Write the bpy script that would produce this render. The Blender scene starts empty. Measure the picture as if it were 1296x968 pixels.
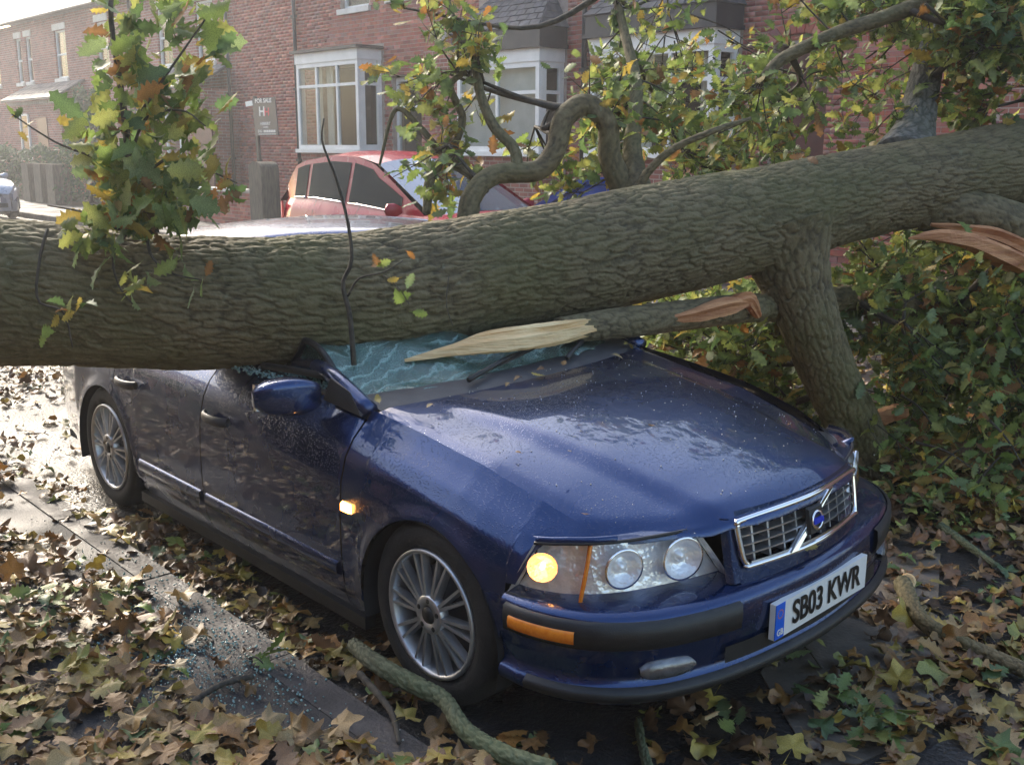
import bpy, bmesh, math, random
import numpy as np
from mathutils import Vector, Matrix
random.seed(7); RNG = np.random.default_rng(11)
S = bpy.context.scene
C = S.collection
# ---------------------------------------------------------------- camera
CAM = np.array([2.453, -2.755, 1.774]); YAW, PITCH, ROLL, FPX = math.radians(137.25), math.radians(-12.75), math.radians(.31), 1320.
CF = np.array([math.cos(PITCH)*math.cos(YAW), math.cos(PITCH)*math.sin(YAW), math.sin(PITCH)])
_r = np.array([math.sin(YAW), -math.cos(YAW), 0.]); _u = np.cross(_r, CF)
CR = _r*math.cos(ROLL)+_u*math.sin(ROLL); CU = -_r*math.sin(ROLL)+_u*math.cos(ROLL)
cd = bpy.data.cameras.new('camera'); co = bpy.data.objects.new('camera', cd); C.objects.link(co)
cd.sensor_fit = 'HORIZONTAL'; cd.sensor_width = 36; cd.lens = FPX/1296*36; cd.clip_start = .05; cd.clip_end = 2000
co.matrix_world = Matrix(((CR[0], CU[0], -CF[0], CAM[0]), (CR[1], CU[1], -CF[1], CAM[1]), (CR[2], CU[2], -CF[2], CAM[2]), (0, 0, 0, 1)))
S.camera = co
def ray(x, y): return CF+(x-648)/FPX*CR-(y-484)/FPX*CU
def at(x, y, d): return CAM+d*ray(x, y)                    # survey helper: picture point + distance -> place
def onp(x, y, ax, v):
    d = ray(x, y); return CAM+(v-CAM[ax])/d[ax]*d
# ---------------------------------------------------------------- sky, sun, exposure
SUN_DIR = Vector((-.84, .12, .54)).normalized()
w = bpy.data.worlds.new('World'); S.world = w; w.use_nodes = True
nt = w.node_tree; bg = nt.nodes['Background']
sk = nt.nodes.new('ShaderNodeTexSky'); sk.sky_type = 'NISHITA'; sk.sun_disc = False
sk.sun_elevation = math.asin(SUN_DIR.z); sk.sun_rotation = math.atan2(SUN_DIR.x, SUN_DIR.y)
sk.air_density = 1.3; sk.dust_density = 3.; sk.ozone_density = 1.
nt.links.new(sk.outputs[0], bg.inputs[0]); bg.inputs[1].default_value = .15
sl = bpy.data.lights.new('sun', 'SUN'); sl.energy = 1.7; sl.angle = math.radians(9); sl.color = (1, .92, .8)
so = bpy.data.objects.new('sun', sl); C.objects.link(so); so.rotation_euler = SUN_DIR.to_track_quat('Z', 'Y').to_euler()
so.location = (0, 0, 30)
S.view_settings.view_transform = 'Standard'; S.view_settings.look = 'None'; S.view_settings.gamma = 1
S.view_settings.use_curve_mapping = False; S.view_settings.exposure = 1.4
# ---------------------------------------------------------------- helpers
BASE = {}
def tag(o, label=None, cat=None, group=None, kind=None):
    if label: o['label'] = label
    if cat: o['category'] = cat
    if group: o['group'] = group
    if kind: o['kind'] = kind
    return o
def empty(name, loc, label, cat, group=None):
    o = bpy.data.objects.new(name, None); C.objects.link(o); o.location = loc; o.empty_display_size = .1
    BASE[o.name] = np.array(loc, float); return tag(o, label, cat, group)
def base(o): return BASE.get(o.name, np.zeros(3)) if o is not None else np.zeros(3)
def mesh(name, v, f, mat=None, smooth=False, col=None, uv=None):
    m = bpy.data.meshes.new(name); v = np.asarray(v, float)
    m.from_pydata(v.tolist(), [], [list(map(int, q)) for q in f]) if not isinstance(f, np.ndarray) else fast(m, v, f)
    if mat is not None: m.materials.append(mat)
    if smooth: m.polygons.foreach_set('use_smooth', np.ones(len(m.polygons), bool))
    if col is not None:
        a = m.color_attributes.new('Col', 'FLOAT_COLOR', 'POINT'); c4 = np.ones((len(v), 4), np.float32); c4[:, :3] = col
        a.data.foreach_set('color', c4.ravel())
    if uv is not None:
        a = m.attributes.new('bark', 'FLOAT', 'POINT'); a.data.foreach_set('value', np.asarray(uv, np.float32))
    m.update(); return m
def fast(m, v, f):
    n, k = f.shape
    m.vertices.add(len(v)); m.vertices.foreach_set('co', v.astype(np.float32).ravel())
    m.loops.add(n*k); m.loops.foreach_set('vertex_index', f.astype(np.int32).ravel())
    m.polygons.add(n); m.polygons.foreach_set('loop_start', np.arange(0, n*k, k, dtype=np.int32))
    m.polygons.foreach_set('loop_total', np.full(n, k, np.int32)); m.update(calc_edges=True)
def obj(name, v, f, mat, parent=None, smooth=False, col=None, uv=None, kind=None):
    """verts in world coordinates; a child's are taken relative to its thing's base"""
    b = base(parent); m = mesh(name, np.asarray(v, float)-b, f, mat, smooth, col, uv)
    o = bpy.data.objects.new(name, m); C.objects.link(o)
    if parent is not None: o.parent = parent; BASE[o.name] = b
    if kind: o['kind'] = kind
    return o
def inst(name, m, M, parent=None):
    o = bpy.data.objects.new(name, m); C.objects.link(o)
    if parent is not None:
        b = base(parent); o.parent = parent; M = Matrix.Translation(Vector(-b)) @ M
    o.matrix_basis = M; return o
class G:
    """collects shapes into one mesh"""
    def __init__(s): s.v = []; s.f = []
    def add(s, v, f):
        n = len(s.v); s.v += [tuple(map(float, p)) for p in v]; s.f += [tuple(int(i)+n for i in q) for q in f]; return s
    def box(s, x0, x1, y0, y1, z0, z1):
        v = [(x, y, z) for z in (z0, z1) for y in (y0, y1) for x in (x0, x1)]
        return s.add(v, [(0, 2, 3, 1), (4, 5, 7, 6), (0, 1, 5, 4), (2, 6, 7, 3), (0, 4, 6, 2), (1, 3, 7, 5)])
    def hexa(s, lo, hi):   # two quads -> solid
        return s.add(list(lo)+list(hi), [(0, 3, 2, 1), (4, 5, 6, 7)]+[(i, (i+1) % 4, (i+1) % 4+4, i+4) for i in range(4)])
    def grid(s, P, closeu=False, closev=False, flip=False):
        P = np.asarray(P, float); a, b = P.shape[:2]; f = []
        for i in range(a if closeu else a-1):
            for j in range(b if closev else b-1):
                q = (i*b+j, ((i+1) % a)*b+j, ((i+1) % a)*b+(j+1) % b, i*b+(j+1) % b); f.append(q[::-1] if flip else q)
        return s.add(P.reshape(-1, 3), f)
    def tube(s, pts, rad, seg=8, cap=True):
        pts = np.asarray(pts, float); rad = np.broadcast_to(rad, len(pts)); R = rings(pts, rad, seg); n = len(s.v)
        s.grid(R, closev=True)
        if cap:
            s.f.append(tuple(n+i for i in range(seg))); e = n+(len(pts)-1)*seg; s.f.append(tuple(e+i for i in range(seg))[::-1])
        return s
    def plate(s, P, thick, nrm):
        P = np.asarray(P, float); nrm = np.asarray(nrm, float)*thick; a, b = P.shape[:2]
        Q = np.concatenate([P, (P+nrm)[:, ::-1]], 1); return s.grid(Q, closev=True)
    def prism(s, poly, d):   # closed outline extruded by vector d
        poly = np.asarray(poly, float); n = len(poly); d = np.asarray(d, float)
        return s.add(np.concatenate([poly, poly+d]), [tuple(range(n))[::-1], tuple(range(n, 2*n))]+[(i, (i+1) % n, (i+1) % n+n, i+n) for i in range(n)])
    def lathe(s, prof, c, ax, seg=40):   # prof (r, h) about axis through c along ax
        ax = np.asarray(ax, float); ax /= np.linalg.norm(ax); t = np.array([0, 0, 1.]) if abs(ax[2]) < .9 else np.array([1., 0, 0])
        a = np.cross(ax, t); a /= np.linalg.norm(a); b = np.cross(ax, a); th = np.linspace(0, 2*math.pi, seg, endpoint=False)
        P = [[np.asarray(c)+ax*h+r*(a*math.cos(q)+b*math.sin(q)) for q in th] for r, h in prof]
        return s.grid(P, closev=True)
    def obj(s, name, mat, parent=None, smooth=False, kind=None): return obj(name, s.v, s.f, mat, parent, smooth, kind=kind)
def rings(pts, rad, seg):
    T = np.gradient(pts, axis=0); T /= np.linalg.norm(T, axis=1)[:, None]+1e-9
    a = np.cross(T[0], [0, 0, 1.]); a = a if np.linalg.norm(a) > .1 else np.cross(T[0], [0, 1., 0]); out = []
    th = np.linspace(0, 2*math.pi, seg, endpoint=False)
    for p, t, r in zip(pts, T, rad):
        a = a-t*(a@t); a /= np.linalg.norm(a); b = np.cross(t, a)
        out.append(p+r*(np.cos(th)[:, None]*a+np.sin(th)[:, None]*b))
    return np.array(out)
def spline(K, n):
    K = np.asarray(K, float); m = len(K); t = np.linspace(0, m-1-1e-9, n); i = t.astype(int); f = (t-i)[:, None]
    P = np.vstack([2*K[0]-K[1], K, 2*K[-1]-K[-2]]); a, b, c, d = P[i], P[i+1], P[i+2], P[i+3]
    return .5*(2*b+(c-a)*f+(2*a-5*b+4*c-d)*f*f+(3*b-3*c+d-a)*f**3)
def ip(x, xs, ys): return np.interp(x, xs, ys)
def sst(a, b, x): t = np.clip((np.asarray(x, float)-a)/(b-a), 0, 1); return t*t*(3-2*t)
# ---------------------------------------------------------------- materials
def mk(name):
    m = bpy.data.materials.new(name); m.use_nodes = True; n = m.node_tree.nodes; return m, n, m.node_tree.links, n['Principled BSDF']
def pm(name, c1, c2=None, scale=8., rough=.6, rough2=None, bump=0., bscale=40., metal=0., coat=0., detail=6., spec=.5, stretch=(1, 1, 1), rscale=None):
    m, n, L, p = mk(name); p.inputs['Roughness'].default_value = rough; p.inputs['Metallic'].default_value = metal
    p.inputs['Specular IOR Level'].default_value = spec
    if coat: p.inputs['Coat Weight'].default_value = coat; p.inputs['Coat Roughness'].default_value = .06
    tc = n.new('ShaderNodeTexCoord'); mp = n.new('ShaderNodeMapping'); mp.inputs['Scale'].default_value = stretch; L.new(tc.outputs['Object'], mp.inputs[0])
    def noise(sc, de=detail):
        t = n.new('ShaderNodeTexNoise'); t.inputs['Scale'].default_value = sc; t.inputs['Detail'].default_value = de; L.new(mp.outputs[0], t.inputs['Vector']); return t
    if c2 is None: c2 = tuple(min(1, k*1.25) for k in c1)
    r = n.new('ShaderNodeValToRGB'); r.color_ramp.elements[0].position = .32; r.color_ramp.elements[1].position = .68
    r.color_ramp.elements[0].color = (*c1, 1); r.color_ramp.elements[1].color = (*c2, 1)
    L.new(noise(scale).outputs['Fac'], r.inputs[0]); L.new(r.outputs[0], p.inputs['Base Color'])
    if rough2 is not None:
        q = n.new('ShaderNodeMapRange'); q.inputs[1].default_value = .4; q.inputs[2].default_value = .6; q.inputs[3].default_value = rough; q.inputs[4].default_value = rough2
        L.new(noise(rscale or scale*.7).outputs['Fac'], q.inputs[0]); L.new(q.outputs[0], p.inputs['Roughness'])
    if bump:
        b = n.new('ShaderNodeBump'); b.inputs['Strength'].default_value = bump; b.inputs['Distance'].default_value = .01
        L.new(noise(bscale).outputs['Fac'], b.inputs['Height']); L.new(b.outputs[0], p.inputs['Normal'])
    return m
def emis(name, c, k, base=(.8, .3, .05)):
    m, n, L, p = mk(name); p.inputs['Base Color'].default_value = (*base, 1); p.inputs['Emission Color'].default_value = (*c, 1); p.inputs['Emission Strength'].default_value = k; return m
def schlick(n, L, f0=.04):
    lw = n.new('ShaderNodeLayerWeight'); lw.inputs['Blend'].default_value = .5; pw = n.new('ShaderNodeMath'); pw.operation = 'POWER'; pw.inputs[1].default_value = 4.; L.new(lw.outputs['Facing'], pw.inputs[0])
    ma = n.new('ShaderNodeMath'); ma.operation = 'MULTIPLY_ADD'; ma.inputs[1].default_value = 1-f0; ma.inputs[2].default_value = f0; L.new(pw.outputs[0], ma.inputs[0]); return ma
def clear(name, tint=(1, 1, 1), rough=.02, refl=1.):
    m, n, L, p = mk(name); n.remove(p); t = n.new('ShaderNodeBsdfTransparent'); t.inputs[0].default_value = (*tint, 1)
    g = n.new('ShaderNodeBsdfGlossy'); g.inputs['Roughness'].default_value = rough; fr = schlick(n, L)
    mu = n.new('ShaderNodeMath'); mu.operation = 'MULTIPLY'; mu.inputs[1].default_value = refl; L.new(fr.outputs[0], mu.inputs[0])
    x = n.new('ShaderNodeMixShader'); L.new(mu.outputs[0], x.inputs[0]); L.new(t.outputs[0], x.inputs[1]); L.new(g.outputs[0], x.inputs[2]); L.new(x.outputs[0], n['Material Output'].inputs[0]); return m
def paint(name, c, drops=True, flake=.35):
    m, n, L, p = mk(name); p.inputs['Base Color'].default_value = (*c, 1); p.inputs['Metallic'].default_value = flake
    p.inputs['Roughness'].default_value = .32; p.inputs['Coat Weight'].default_value = 1.; p.inputs['Coat Roughness'].default_value = .03
    tc = n.new('ShaderNodeTexCoord')
    d = n.new('ShaderNodeTexNoise'); d.inputs['Scale'].default_value = 3.; d.inputs['Detail'].default_value = 8; L.new(tc.outputs['Object'], d.inputs[0])
    r = n.new('ShaderNodeMapRange'); r.inputs[1].default_value = .35; r.inputs[2].default_value = .7; r.inputs[3].default_value = .2; r.inputs[4].default_value = .38
    L.new(d.outputs['Fac'], r.inputs[0]); L.new(r.outputs[0], p.inputs['Roughness'])
    if drops:
        v = n.new('ShaderNodeTexVoronoi'); v.inputs['Scale'].default_value = 130.; L.new(tc.outputs['Object'], v.inputs['Vector'])
        q = n.new('ShaderNodeMapRange'); q.inputs[1].default_value = .08; q.inputs[2].default_value = .34; q.inputs[3].default_value = 1; q.inputs[4].default_value = 0; L.new(v.outputs['Distance'], q.inputs[0])
        b = n.new('ShaderNodeBump'); b.inputs['Strength'].default_value = .35; b.inputs['Distance'].default_value = .0015; L.new(q.outputs[0], b.inputs['Height'])
        L.new(b.outputs[0], p.inputs['Coat Normal'])
        q2 = n.new('ShaderNodeBump'); q2.inputs['Strength'].default_value = .25; q2.inputs['Distance'].default_value = .002; L.new(q.outputs[0], q2.inputs['Height']); L.new(q2.outputs[0], p.inputs['Normal'])
    return m
M = {}
M['asphalt'] = pm('wet_asphalt', (.02, .019, .02), (.042, .04, .039), 5., .5, .2, bump=1., bscale=55., rscale=1.6, spec=.35)
M['pave_asphalt'] = pm('pavement_asphalt', (.02, .02, .022), (.042, .041, .043), 6., .75, .4, bump=.6, bscale=150., rscale=2.2)
M['concrete'] = pm('worn_concrete', (.10, .085, .068), (.18, .15, .12), 7., .8, .5, bump=.5, bscale=60.)
M['kerb'] = pm('kerb_stone', (.04, .036, .035), (.09, .08, .075), 9., .75, .5, bump=.5, bscale=80.)
M['soil'] = pm('soil', (.035, .025, .017), (.085, .062, .04), 4., .95, bump=.8, bscale=30.)
M['blue'] = paint('navy_metallic_paint', (.0025, .026, .115), True, .72); M['red'] = paint('red_paint', (.34, .004, .022), False, 0.); M['silver'] = paint('silver_paint', (.33, .36, .42), False, .5)
_rp = M['red'].node_tree.nodes['Principled BSDF'].inputs; _rp['Coat Weight'].default_value = .35; _rp['Specular IOR Level'].default_value = .25
M['black'] = pm('black_plastic', (.012, .012, .013), (.022, .022, .023), 20., .45, bump=.15, bscale=300.)
M['grey_plastic'] = pm('grey_plastic', (.045, .045, .05), (.075, .075, .08), 12., .5, bump=.2, bscale=250.)
M['rubber'] = pm('tyre_rubber', (.012, .012, .012), (.03, .028, .026), 10., .75, bump=.3, bscale=120.)
M['alloy'] = pm('alloy', (.42, .42, .43), (.6, .6, .61), 9., .33, .45, metal=.85)
M['chrome'] = pm('chrome', (.8, .8, .82), (.88, .88, .9), 5., .09, metal=1.)
M['reflector'] = pm('lamp_reflector', (.88, .88, .9), (.96, .96, .96), 30., .2, metal=.4, bump=.8, bscale=34., detail=2.)
M['fog'] = pm('fog_glass', (.10, .10, .11), (.25, .25, .26), 25., .15, metal=.5, bump=.3, bscale=60.)
M['screen'] = pm('sky_tone_screen', (.1, .13, .18), (.13, .16, .22), 3., .06, spec=1., coat=1., metal=.3)  # pale blue, part-metal base puts the sky's reflection into the glass colour
M['tint'] = pm('dark_car_glass', (.008, .01, .012), (.015, .018, .02), 3., .05, spec=.06)
M['lens'] = clear('lamp_lens'); M['dark'] = pm('dark_interior', (.008, .008, .01), (.016, .016, .018), 6., .85)
M['amber'] = pm('amber_plastic', (.75, .2, .015), (.85, .28, .03), 60., .25); M['amber_lit'] = emis('amber_lit', (1, .36, .06), 9.); M['amber_lens'] = clear('peach_lens', (1, .94, .88))
M['window'] = clear('car_glass', (.30, .34, .36), .02, 1.6); M['plate'] = pm('plate_white', (.74, .74, .72), (.82, .82, .8), 12., .35); M['plateblue'] = pm('plate_blue', (.01, .11, .62), (.015, .14, .7), 9., .35)
M['ink'] = pm('plate_ink', (.008, .008, .008), (.015, .015, .015), 9., .4); M['badgeblue'] = pm('badge_blue', (.01, .03, .4), (.015, .04, .5), 9., .25)
M['white'] = pm('white_paint', (.72, .72, .7), (.84, .84, .82), 3., .45); M['stone'] = pm('painted_stone', (.62, .58, .52), (.78, .75, .7), 4., .7, bump=.2)
M['slate'] = pm('slate', (.045, .05, .062), (.1, .11, .13), 6., .45, .65, bump=.3, bscale=40.); M['lead'] = pm('dark_paint', (.02, .022, .03), (.035, .037, .045), 5., .5)
M['mortar'] = pm('mortar', (.3, .235, .2), (.42, .34, .29), 10., .9, bump=.4, bscale=60.)
M['curtain'] = pm('curtain', (.6, .57, .47), (.74, .71, .6), 6., .9, stretch=(8, 8, .4)); M['blind'] = pm('blind_fabric', (.56, .55, .5), (.68, .67, .62), 4., .85); M['room'] = pm('room_dark', (.03, .028, .026), (.07, .06, .055), 1.5, .9)
M['pane'] = clear('window_pane', (.88, .9, .9), .015, .55); M['door'] = pm('door_paint', (.1, .035, .03), (.15, .05, .04), 5., .4); M['pipe'] = pm('cast_iron', (.012, .012, .014), (.03, .03, .032), 12., .5)
M['wood_post'] = pm('weathered_timber', (.07, .06, .045), (.16, .135, .1), 9., .85, bump=.5, stretch=(4, 4, .6)); M['bin'] = pm('blue_plastic', (.01, .05, .26), (.02, .075, .34), 6., .35); M['sign'] = pm('sign_black', (.02, .02, .035), (.03, .03, .05), 6., .4); M['signred'] = pm('sign_red', (.62, .02, .06), (.7, .03, .07), 6., .4)
def brickmat(name):
    m, n, L, p = mk(name); p.inputs['Roughness'].default_value = .85
    oi = n.new('ShaderNodeObjectInfo'); at_ = n.new('ShaderNodeAttribute'); at_.attribute_name = 'bark'; ad = n.new('ShaderNodeMath'); L.new(at_.outputs['Fac'], ad.inputs[0]); L.new(oi.outputs['Random'], ad.inputs[1])
    fr = n.new('ShaderNodeMath'); fr.operation = 'FRACT'; L.new(ad.outputs[0], fr.inputs[0]); r = n.new('ShaderNodeValToRGB'); e = r.color_ramp.elements
    e[0].position = 0; e[0].color = (.17, .055, .043, 1); e[1].position = 1; e[1].color = (.36, .14, .1, 1)
    for q, c in ((.2, (.26, .078, .055)), (.45, (.31, .098, .066)), (.6, (.22, .085, .075)), (.75, (.4, .16, .115)), (.88, (.2, .1, .09))): k = e.new(q); k.color = (*c, 1)
    L.new(fr.outputs[0], r.inputs[0]); tc = n.new('ShaderNodeNewGeometry'); t = n.new('ShaderNodeTexNoise'); t.inputs['Scale'].default_value = 14; t.inputs['Detail'].default_value = 8; L.new(tc.outputs['Position'], t.inputs[0])
    mx = n.new('ShaderNodeMixRGB'); mx.blend_type = 'MULTIPLY'; mx.inputs[0].default_value = .6; L.new(r.outputs[0], mx.inputs[1]); L.new(t.outputs['Color'], mx.inputs[2])
    hs = n.new('ShaderNodeHueSaturation'); hs.inputs['Saturation'].default_value = 1.; hs.inputs['Value'].default_value = 1.8; L.new(mx.outputs[0], hs.inputs['Color']); L.new(hs.outputs[0], p.inputs['Base Color'])
    b = n.new('ShaderNodeBump'); b.inputs['Strength'].default_value = .25; b.inputs['Distance'].default_value = .004; L.new(t.outputs['Fac'], b.inputs['Height']); L.new(b.outputs[0], p.inputs['Normal']); return m
M['brick'] = brickmat('brick')
def brickfar():
    m, n, L, p = mk('far_brickwork'); p.inputs['Roughness'].default_value = .9; tc = n.new('ShaderNodeTexCoord'); sx = n.new('ShaderNodeSeparateXYZ'); cx = n.new('ShaderNodeCombineXYZ')
    L.new(tc.outputs['Object'], sx.inputs[0]); ad = n.new('ShaderNodeMath'); L.new(sx.outputs[0], ad.inputs[0]); L.new(sx.outputs[1], ad.inputs[1]); L.new(ad.outputs[0], cx.inputs[0]); L.new(sx.outputs[2], cx.inputs[1])
    b = n.new('ShaderNodeTexBrick'); b.inputs['Scale'].default_value = 1; b.inputs['Brick Width'].default_value = .225; b.inputs['Row Height'].default_value = .075; b.inputs['Mortar Size'].default_value = .008
    b.inputs['Color1'].default_value = (.21, .075, .06, 1); b.inputs['Color2'].default_value = (.37, .14, .1, 1); b.inputs['Mortar'].default_value = (.36, .28, .24, 1); L.new(cx.outputs[0], b.inputs[0])
    t = n.new('ShaderNodeTexNoise'); t.inputs['Scale'].default_value = 2.2; t.inputs['Detail'].default_value = 9; L.new(tc.outputs['Object'], t.inputs[0]); mx = n.new('ShaderNodeMixRGB'); mx.blend_type = 'OVERLAY'; mx.inputs[0].default_value = .5
    L.new(b.outputs[0], mx.inputs[1]); L.new(t.outputs['Fac'], mx.inputs[2]); L.new(mx.outputs[0], p.inputs['Base Color']); bp = n.new('ShaderNodeBump'); bp.inputs['Strength'].default_value = .5; bp.inputs['Distance'].default_value = .01; bp.invert = True; L.new(b.outputs['Fac'], bp.inputs['Height']); L.new(bp.outputs[0], p.inputs['Normal']); return m
M['brickfar'] = brickfar()
def leafmat(name, trans=.35, rough=.42):
    m, n, L, p = mk(name); a = n.new('ShaderNodeAttribute'); a.attribute_name = 'Col'; tc = n.new('ShaderNodeTexCoord'); t = n.new('ShaderNodeTexNoise'); t.inputs['Scale'].default_value = 38; t.inputs['Detail'].default_value = 7; L.new(tc.outputs['Object'], t.inputs[0])
    mr = n.new('ShaderNodeMapRange'); mr.inputs[1].default_value = .3; mr.inputs[2].default_value = .7; mr.inputs[3].default_value = .62; mr.inputs[4].default_value = 1.3; L.new(t.outputs['Fac'], mr.inputs[0])
    mx = n.new('ShaderNodeVectorMath'); mx.operation = 'SCALE'; L.new(a.outputs['Color'], mx.inputs[0]); L.new(mr.outputs[0], mx.inputs['Scale']); L.new(mx.outputs[0], p.inputs['Base Color']); p.inputs['Roughness'].default_value = rough
    tr = n.new('ShaderNodeBsdfTranslucent'); L.new(mx.outputs[0], tr.inputs[0]); x = n.new('ShaderNodeMixShader'); x.inputs[0].default_value = trans; L.new(p.outputs[0], x.inputs[1]); L.new(tr.outputs[0], x.inputs[2]); L.new(x.outputs[0], n['Material Output'].inputs[0])
    b = n.new('ShaderNodeBump'); b.inputs['Strength'].default_value = .35; b.inputs['Distance'].default_value = .004; L.new(t.outputs['Fac'], b.inputs['Height']); L.new(b.outputs[0], p.inputs['Normal']); return m
M['leaf'] = leafmat('green_leaf', .48, .5); M['litter'] = leafmat('leaf_litter', .12, .42)
def barkmat(name, dark, mid, light, moss, mossamt=.5):
    m, n, L, p = mk(name); a = n.new('ShaderNodeAttribute'); a.attribute_name = 'bark'; tc = n.new('ShaderNodeTexCoord')
    def noise(sc, de=8): t = n.new('ShaderNodeTexNoise'); t.inputs['Scale'].default_value = sc; t.inputs['Detail'].default_value = de; L.new(tc.outputs['Object'], t.inputs[0]); return t
    ad = n.new('ShaderNodeMath'); ad.operation = 'MULTIPLY_ADD'; ad.inputs[1].default_value = .5; f = noise(70); L.new(f.outputs['Fac'], ad.inputs[0]); L.new(a.outputs['Fac'], ad.inputs[2])
    r = n.new('ShaderNodeValToRGB'); e = r.color_ramp.elements; e[0].position = .2; e[0].color = (*dark, 1); e[1].position = 1.0; e[1].color = (*light, 1); k = e.new(.62); k.color = (*mid, 1)
    sc = n.new('ShaderNodeMath'); sc.operation = 'MULTIPLY'; sc.inputs[1].default_value = .75; L.new(ad.outputs[0], sc.inputs[0]); L.new(sc.outputs[0], r.inputs[0])
    g = noise(2.3); gr = n.new('ShaderNodeMapRange'); gr.inputs[1].default_value = .42; gr.inputs[2].default_value = .66; gr.inputs[4].default_value = mossamt; L.new(g.outputs['Fac'], gr.inputs[0])
    mx = n.new('ShaderNodeMixRGB'); L.new(gr.outputs[0], mx.inputs[0]); L.new(r.outputs[0], mx.inputs[1]); mx.inputs[2].default_value = (*moss, 1)
    li = noise(26, 3); lr = n.new('ShaderNodeMapRange'); lr.inputs[1].default_value = .66; lr.inputs[2].default_value = .74; lr.inputs[4].default_value = .55; L.new(li.outputs['Fac'], lr.inputs[0])
    m2 = n.new('ShaderNodeMixRGB'); L.new(lr.outputs[0], m2.inputs[0]); L.new(mx.outputs[0], m2.inputs[1]); m2.inputs[2].default_value = (.2, .2, .13, 1); L.new(m2.outputs[0], p.inputs['Base Color']); p.inputs['Roughness'].default_value = .8
    b = n.new('ShaderNodeBump'); b.inputs['Strength'].default_value = .75; b.inputs['Distance'].default_value = .008; L.new(f.outputs['Fac'], b.inputs['Height']); L.new(b.outputs[0], p.inputs['Normal']); return m
M['bark'] = barkmat('oak_bark', (.013, .01, .007), (.115, .09, .044), (.2, .16, .085), (.1, .1, .03))
M['barkgrey'] = barkmat('grey_oak_bark', (.03, .028, .025), (.1, .095, .085), (.2, .19, .17), (.1, .11, .06), .3); M['mossy'] = barkmat('mossy_bark', (.035, .035, .022), (.1, .105, .06), (.19, .2, .12), (.12, .15, .06), .6)
M['twig'] = pm('twig_bark', (.035, .027, .02), (.085, .07, .05), 30., .8, bump=.3, bscale=120.)
M['heart'] = pm('torn_pale_wood', (.7, .43, .19), (.88, .66, .36), 9., .7, bump=.9, bscale=26., stretch=(.5, .5, 6)); M['torn'] = pm('torn_orange_wood', (.36, .14, .06), (.66, .33, .15), 7., .75, bump=.9, bscale=30., stretch=(.6, .6, 5))
# ---------------------------------------------------------------- ground
def sheet(name, x0, x1, y0, y1, z, mat, nx=2, ny=2, amp=0.):
    X, Y = np.meshgrid(np.linspace(x0, x1, nx), np.linspace(y0, y1, ny), indexing='ij'); Z = z+amp*(np.sin(X*1.7+Y*.9)+np.sin(X*.6-Y*2.1))
    return G().grid(np.stack([X, Y, Z], -1)).obj(name, mat, None, True)
PZ = .09; KY = -1.08; FK = 6.0
tag(sheet('ground', -400, 400, -400, 400, -.06, M['soil']), kind='structure')
tag(sheet('road', -90, 60, KY+.002, FK, 0, M['asphalt'], 60, 12, .0015), kind='structure')
tag(sheet('pavement', -90, 60, -4.2, KY-.135, PZ-.004, M['pave_asphalt'], 60, 6, .0012), kind='structure')
tag(sheet('far_pavement', -90, 60, FK+.14, 8.1, .13, M['pave_asphalt'], 40, 4, .001), kind='structure')
gard = tag(sheet('garden_ground', -90, 60, 8.1, 30, .16, M['soil'], 30, 6, .004), kind='structure')
# concrete strip in front of the car (skewed patch let into the road)
pt = [onp(x, y, 2, .006) for x, y in ((962, 850), (1040, 985), (1180, 925), (1190, 700), (1108, 700))]
cp = G().prism([(p[0], p[1], -.03) for p in pt], (0, 0, .036)); tag(cp.obj('concrete_apron', M['concrete']), kind='structure')
def kerb_run(name, y0, y1, z0, z1, xa, xb, L, mat):
    k = bpy.data.objects.new(name, None); C.objects.link(k); k['kind'] = 'structure'; BASE[k.name] = np.zeros(3); m = None; x = xa
    g = G(); b = .014; zt = z1
    prof = [(y0, z0), (y1, z0), (y1, zt), (y0+(b if y0 < y1 else -b), zt), (y0, zt-b)]
    g.prism([(0, p, q) for p, q in prof], (L-.008, 0, 0)); m = mesh('kerb_stone', g.v, g.f, mat)
    while x < xb:
        inst('kerb_stone', m, Matrix.Translation((x, random.uniform(-.004, .004), random.uniform(-.006, .004))), k); x += L
    return k
kerb_run('kerb', KY, KY-.135, -.1, PZ+.004, -16, 4.5, .915, M['kerb'])
kerb_run('far_kerb', FK, FK+.14, -.1, .135, -40, 2, .915, M['kerb'])
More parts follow.
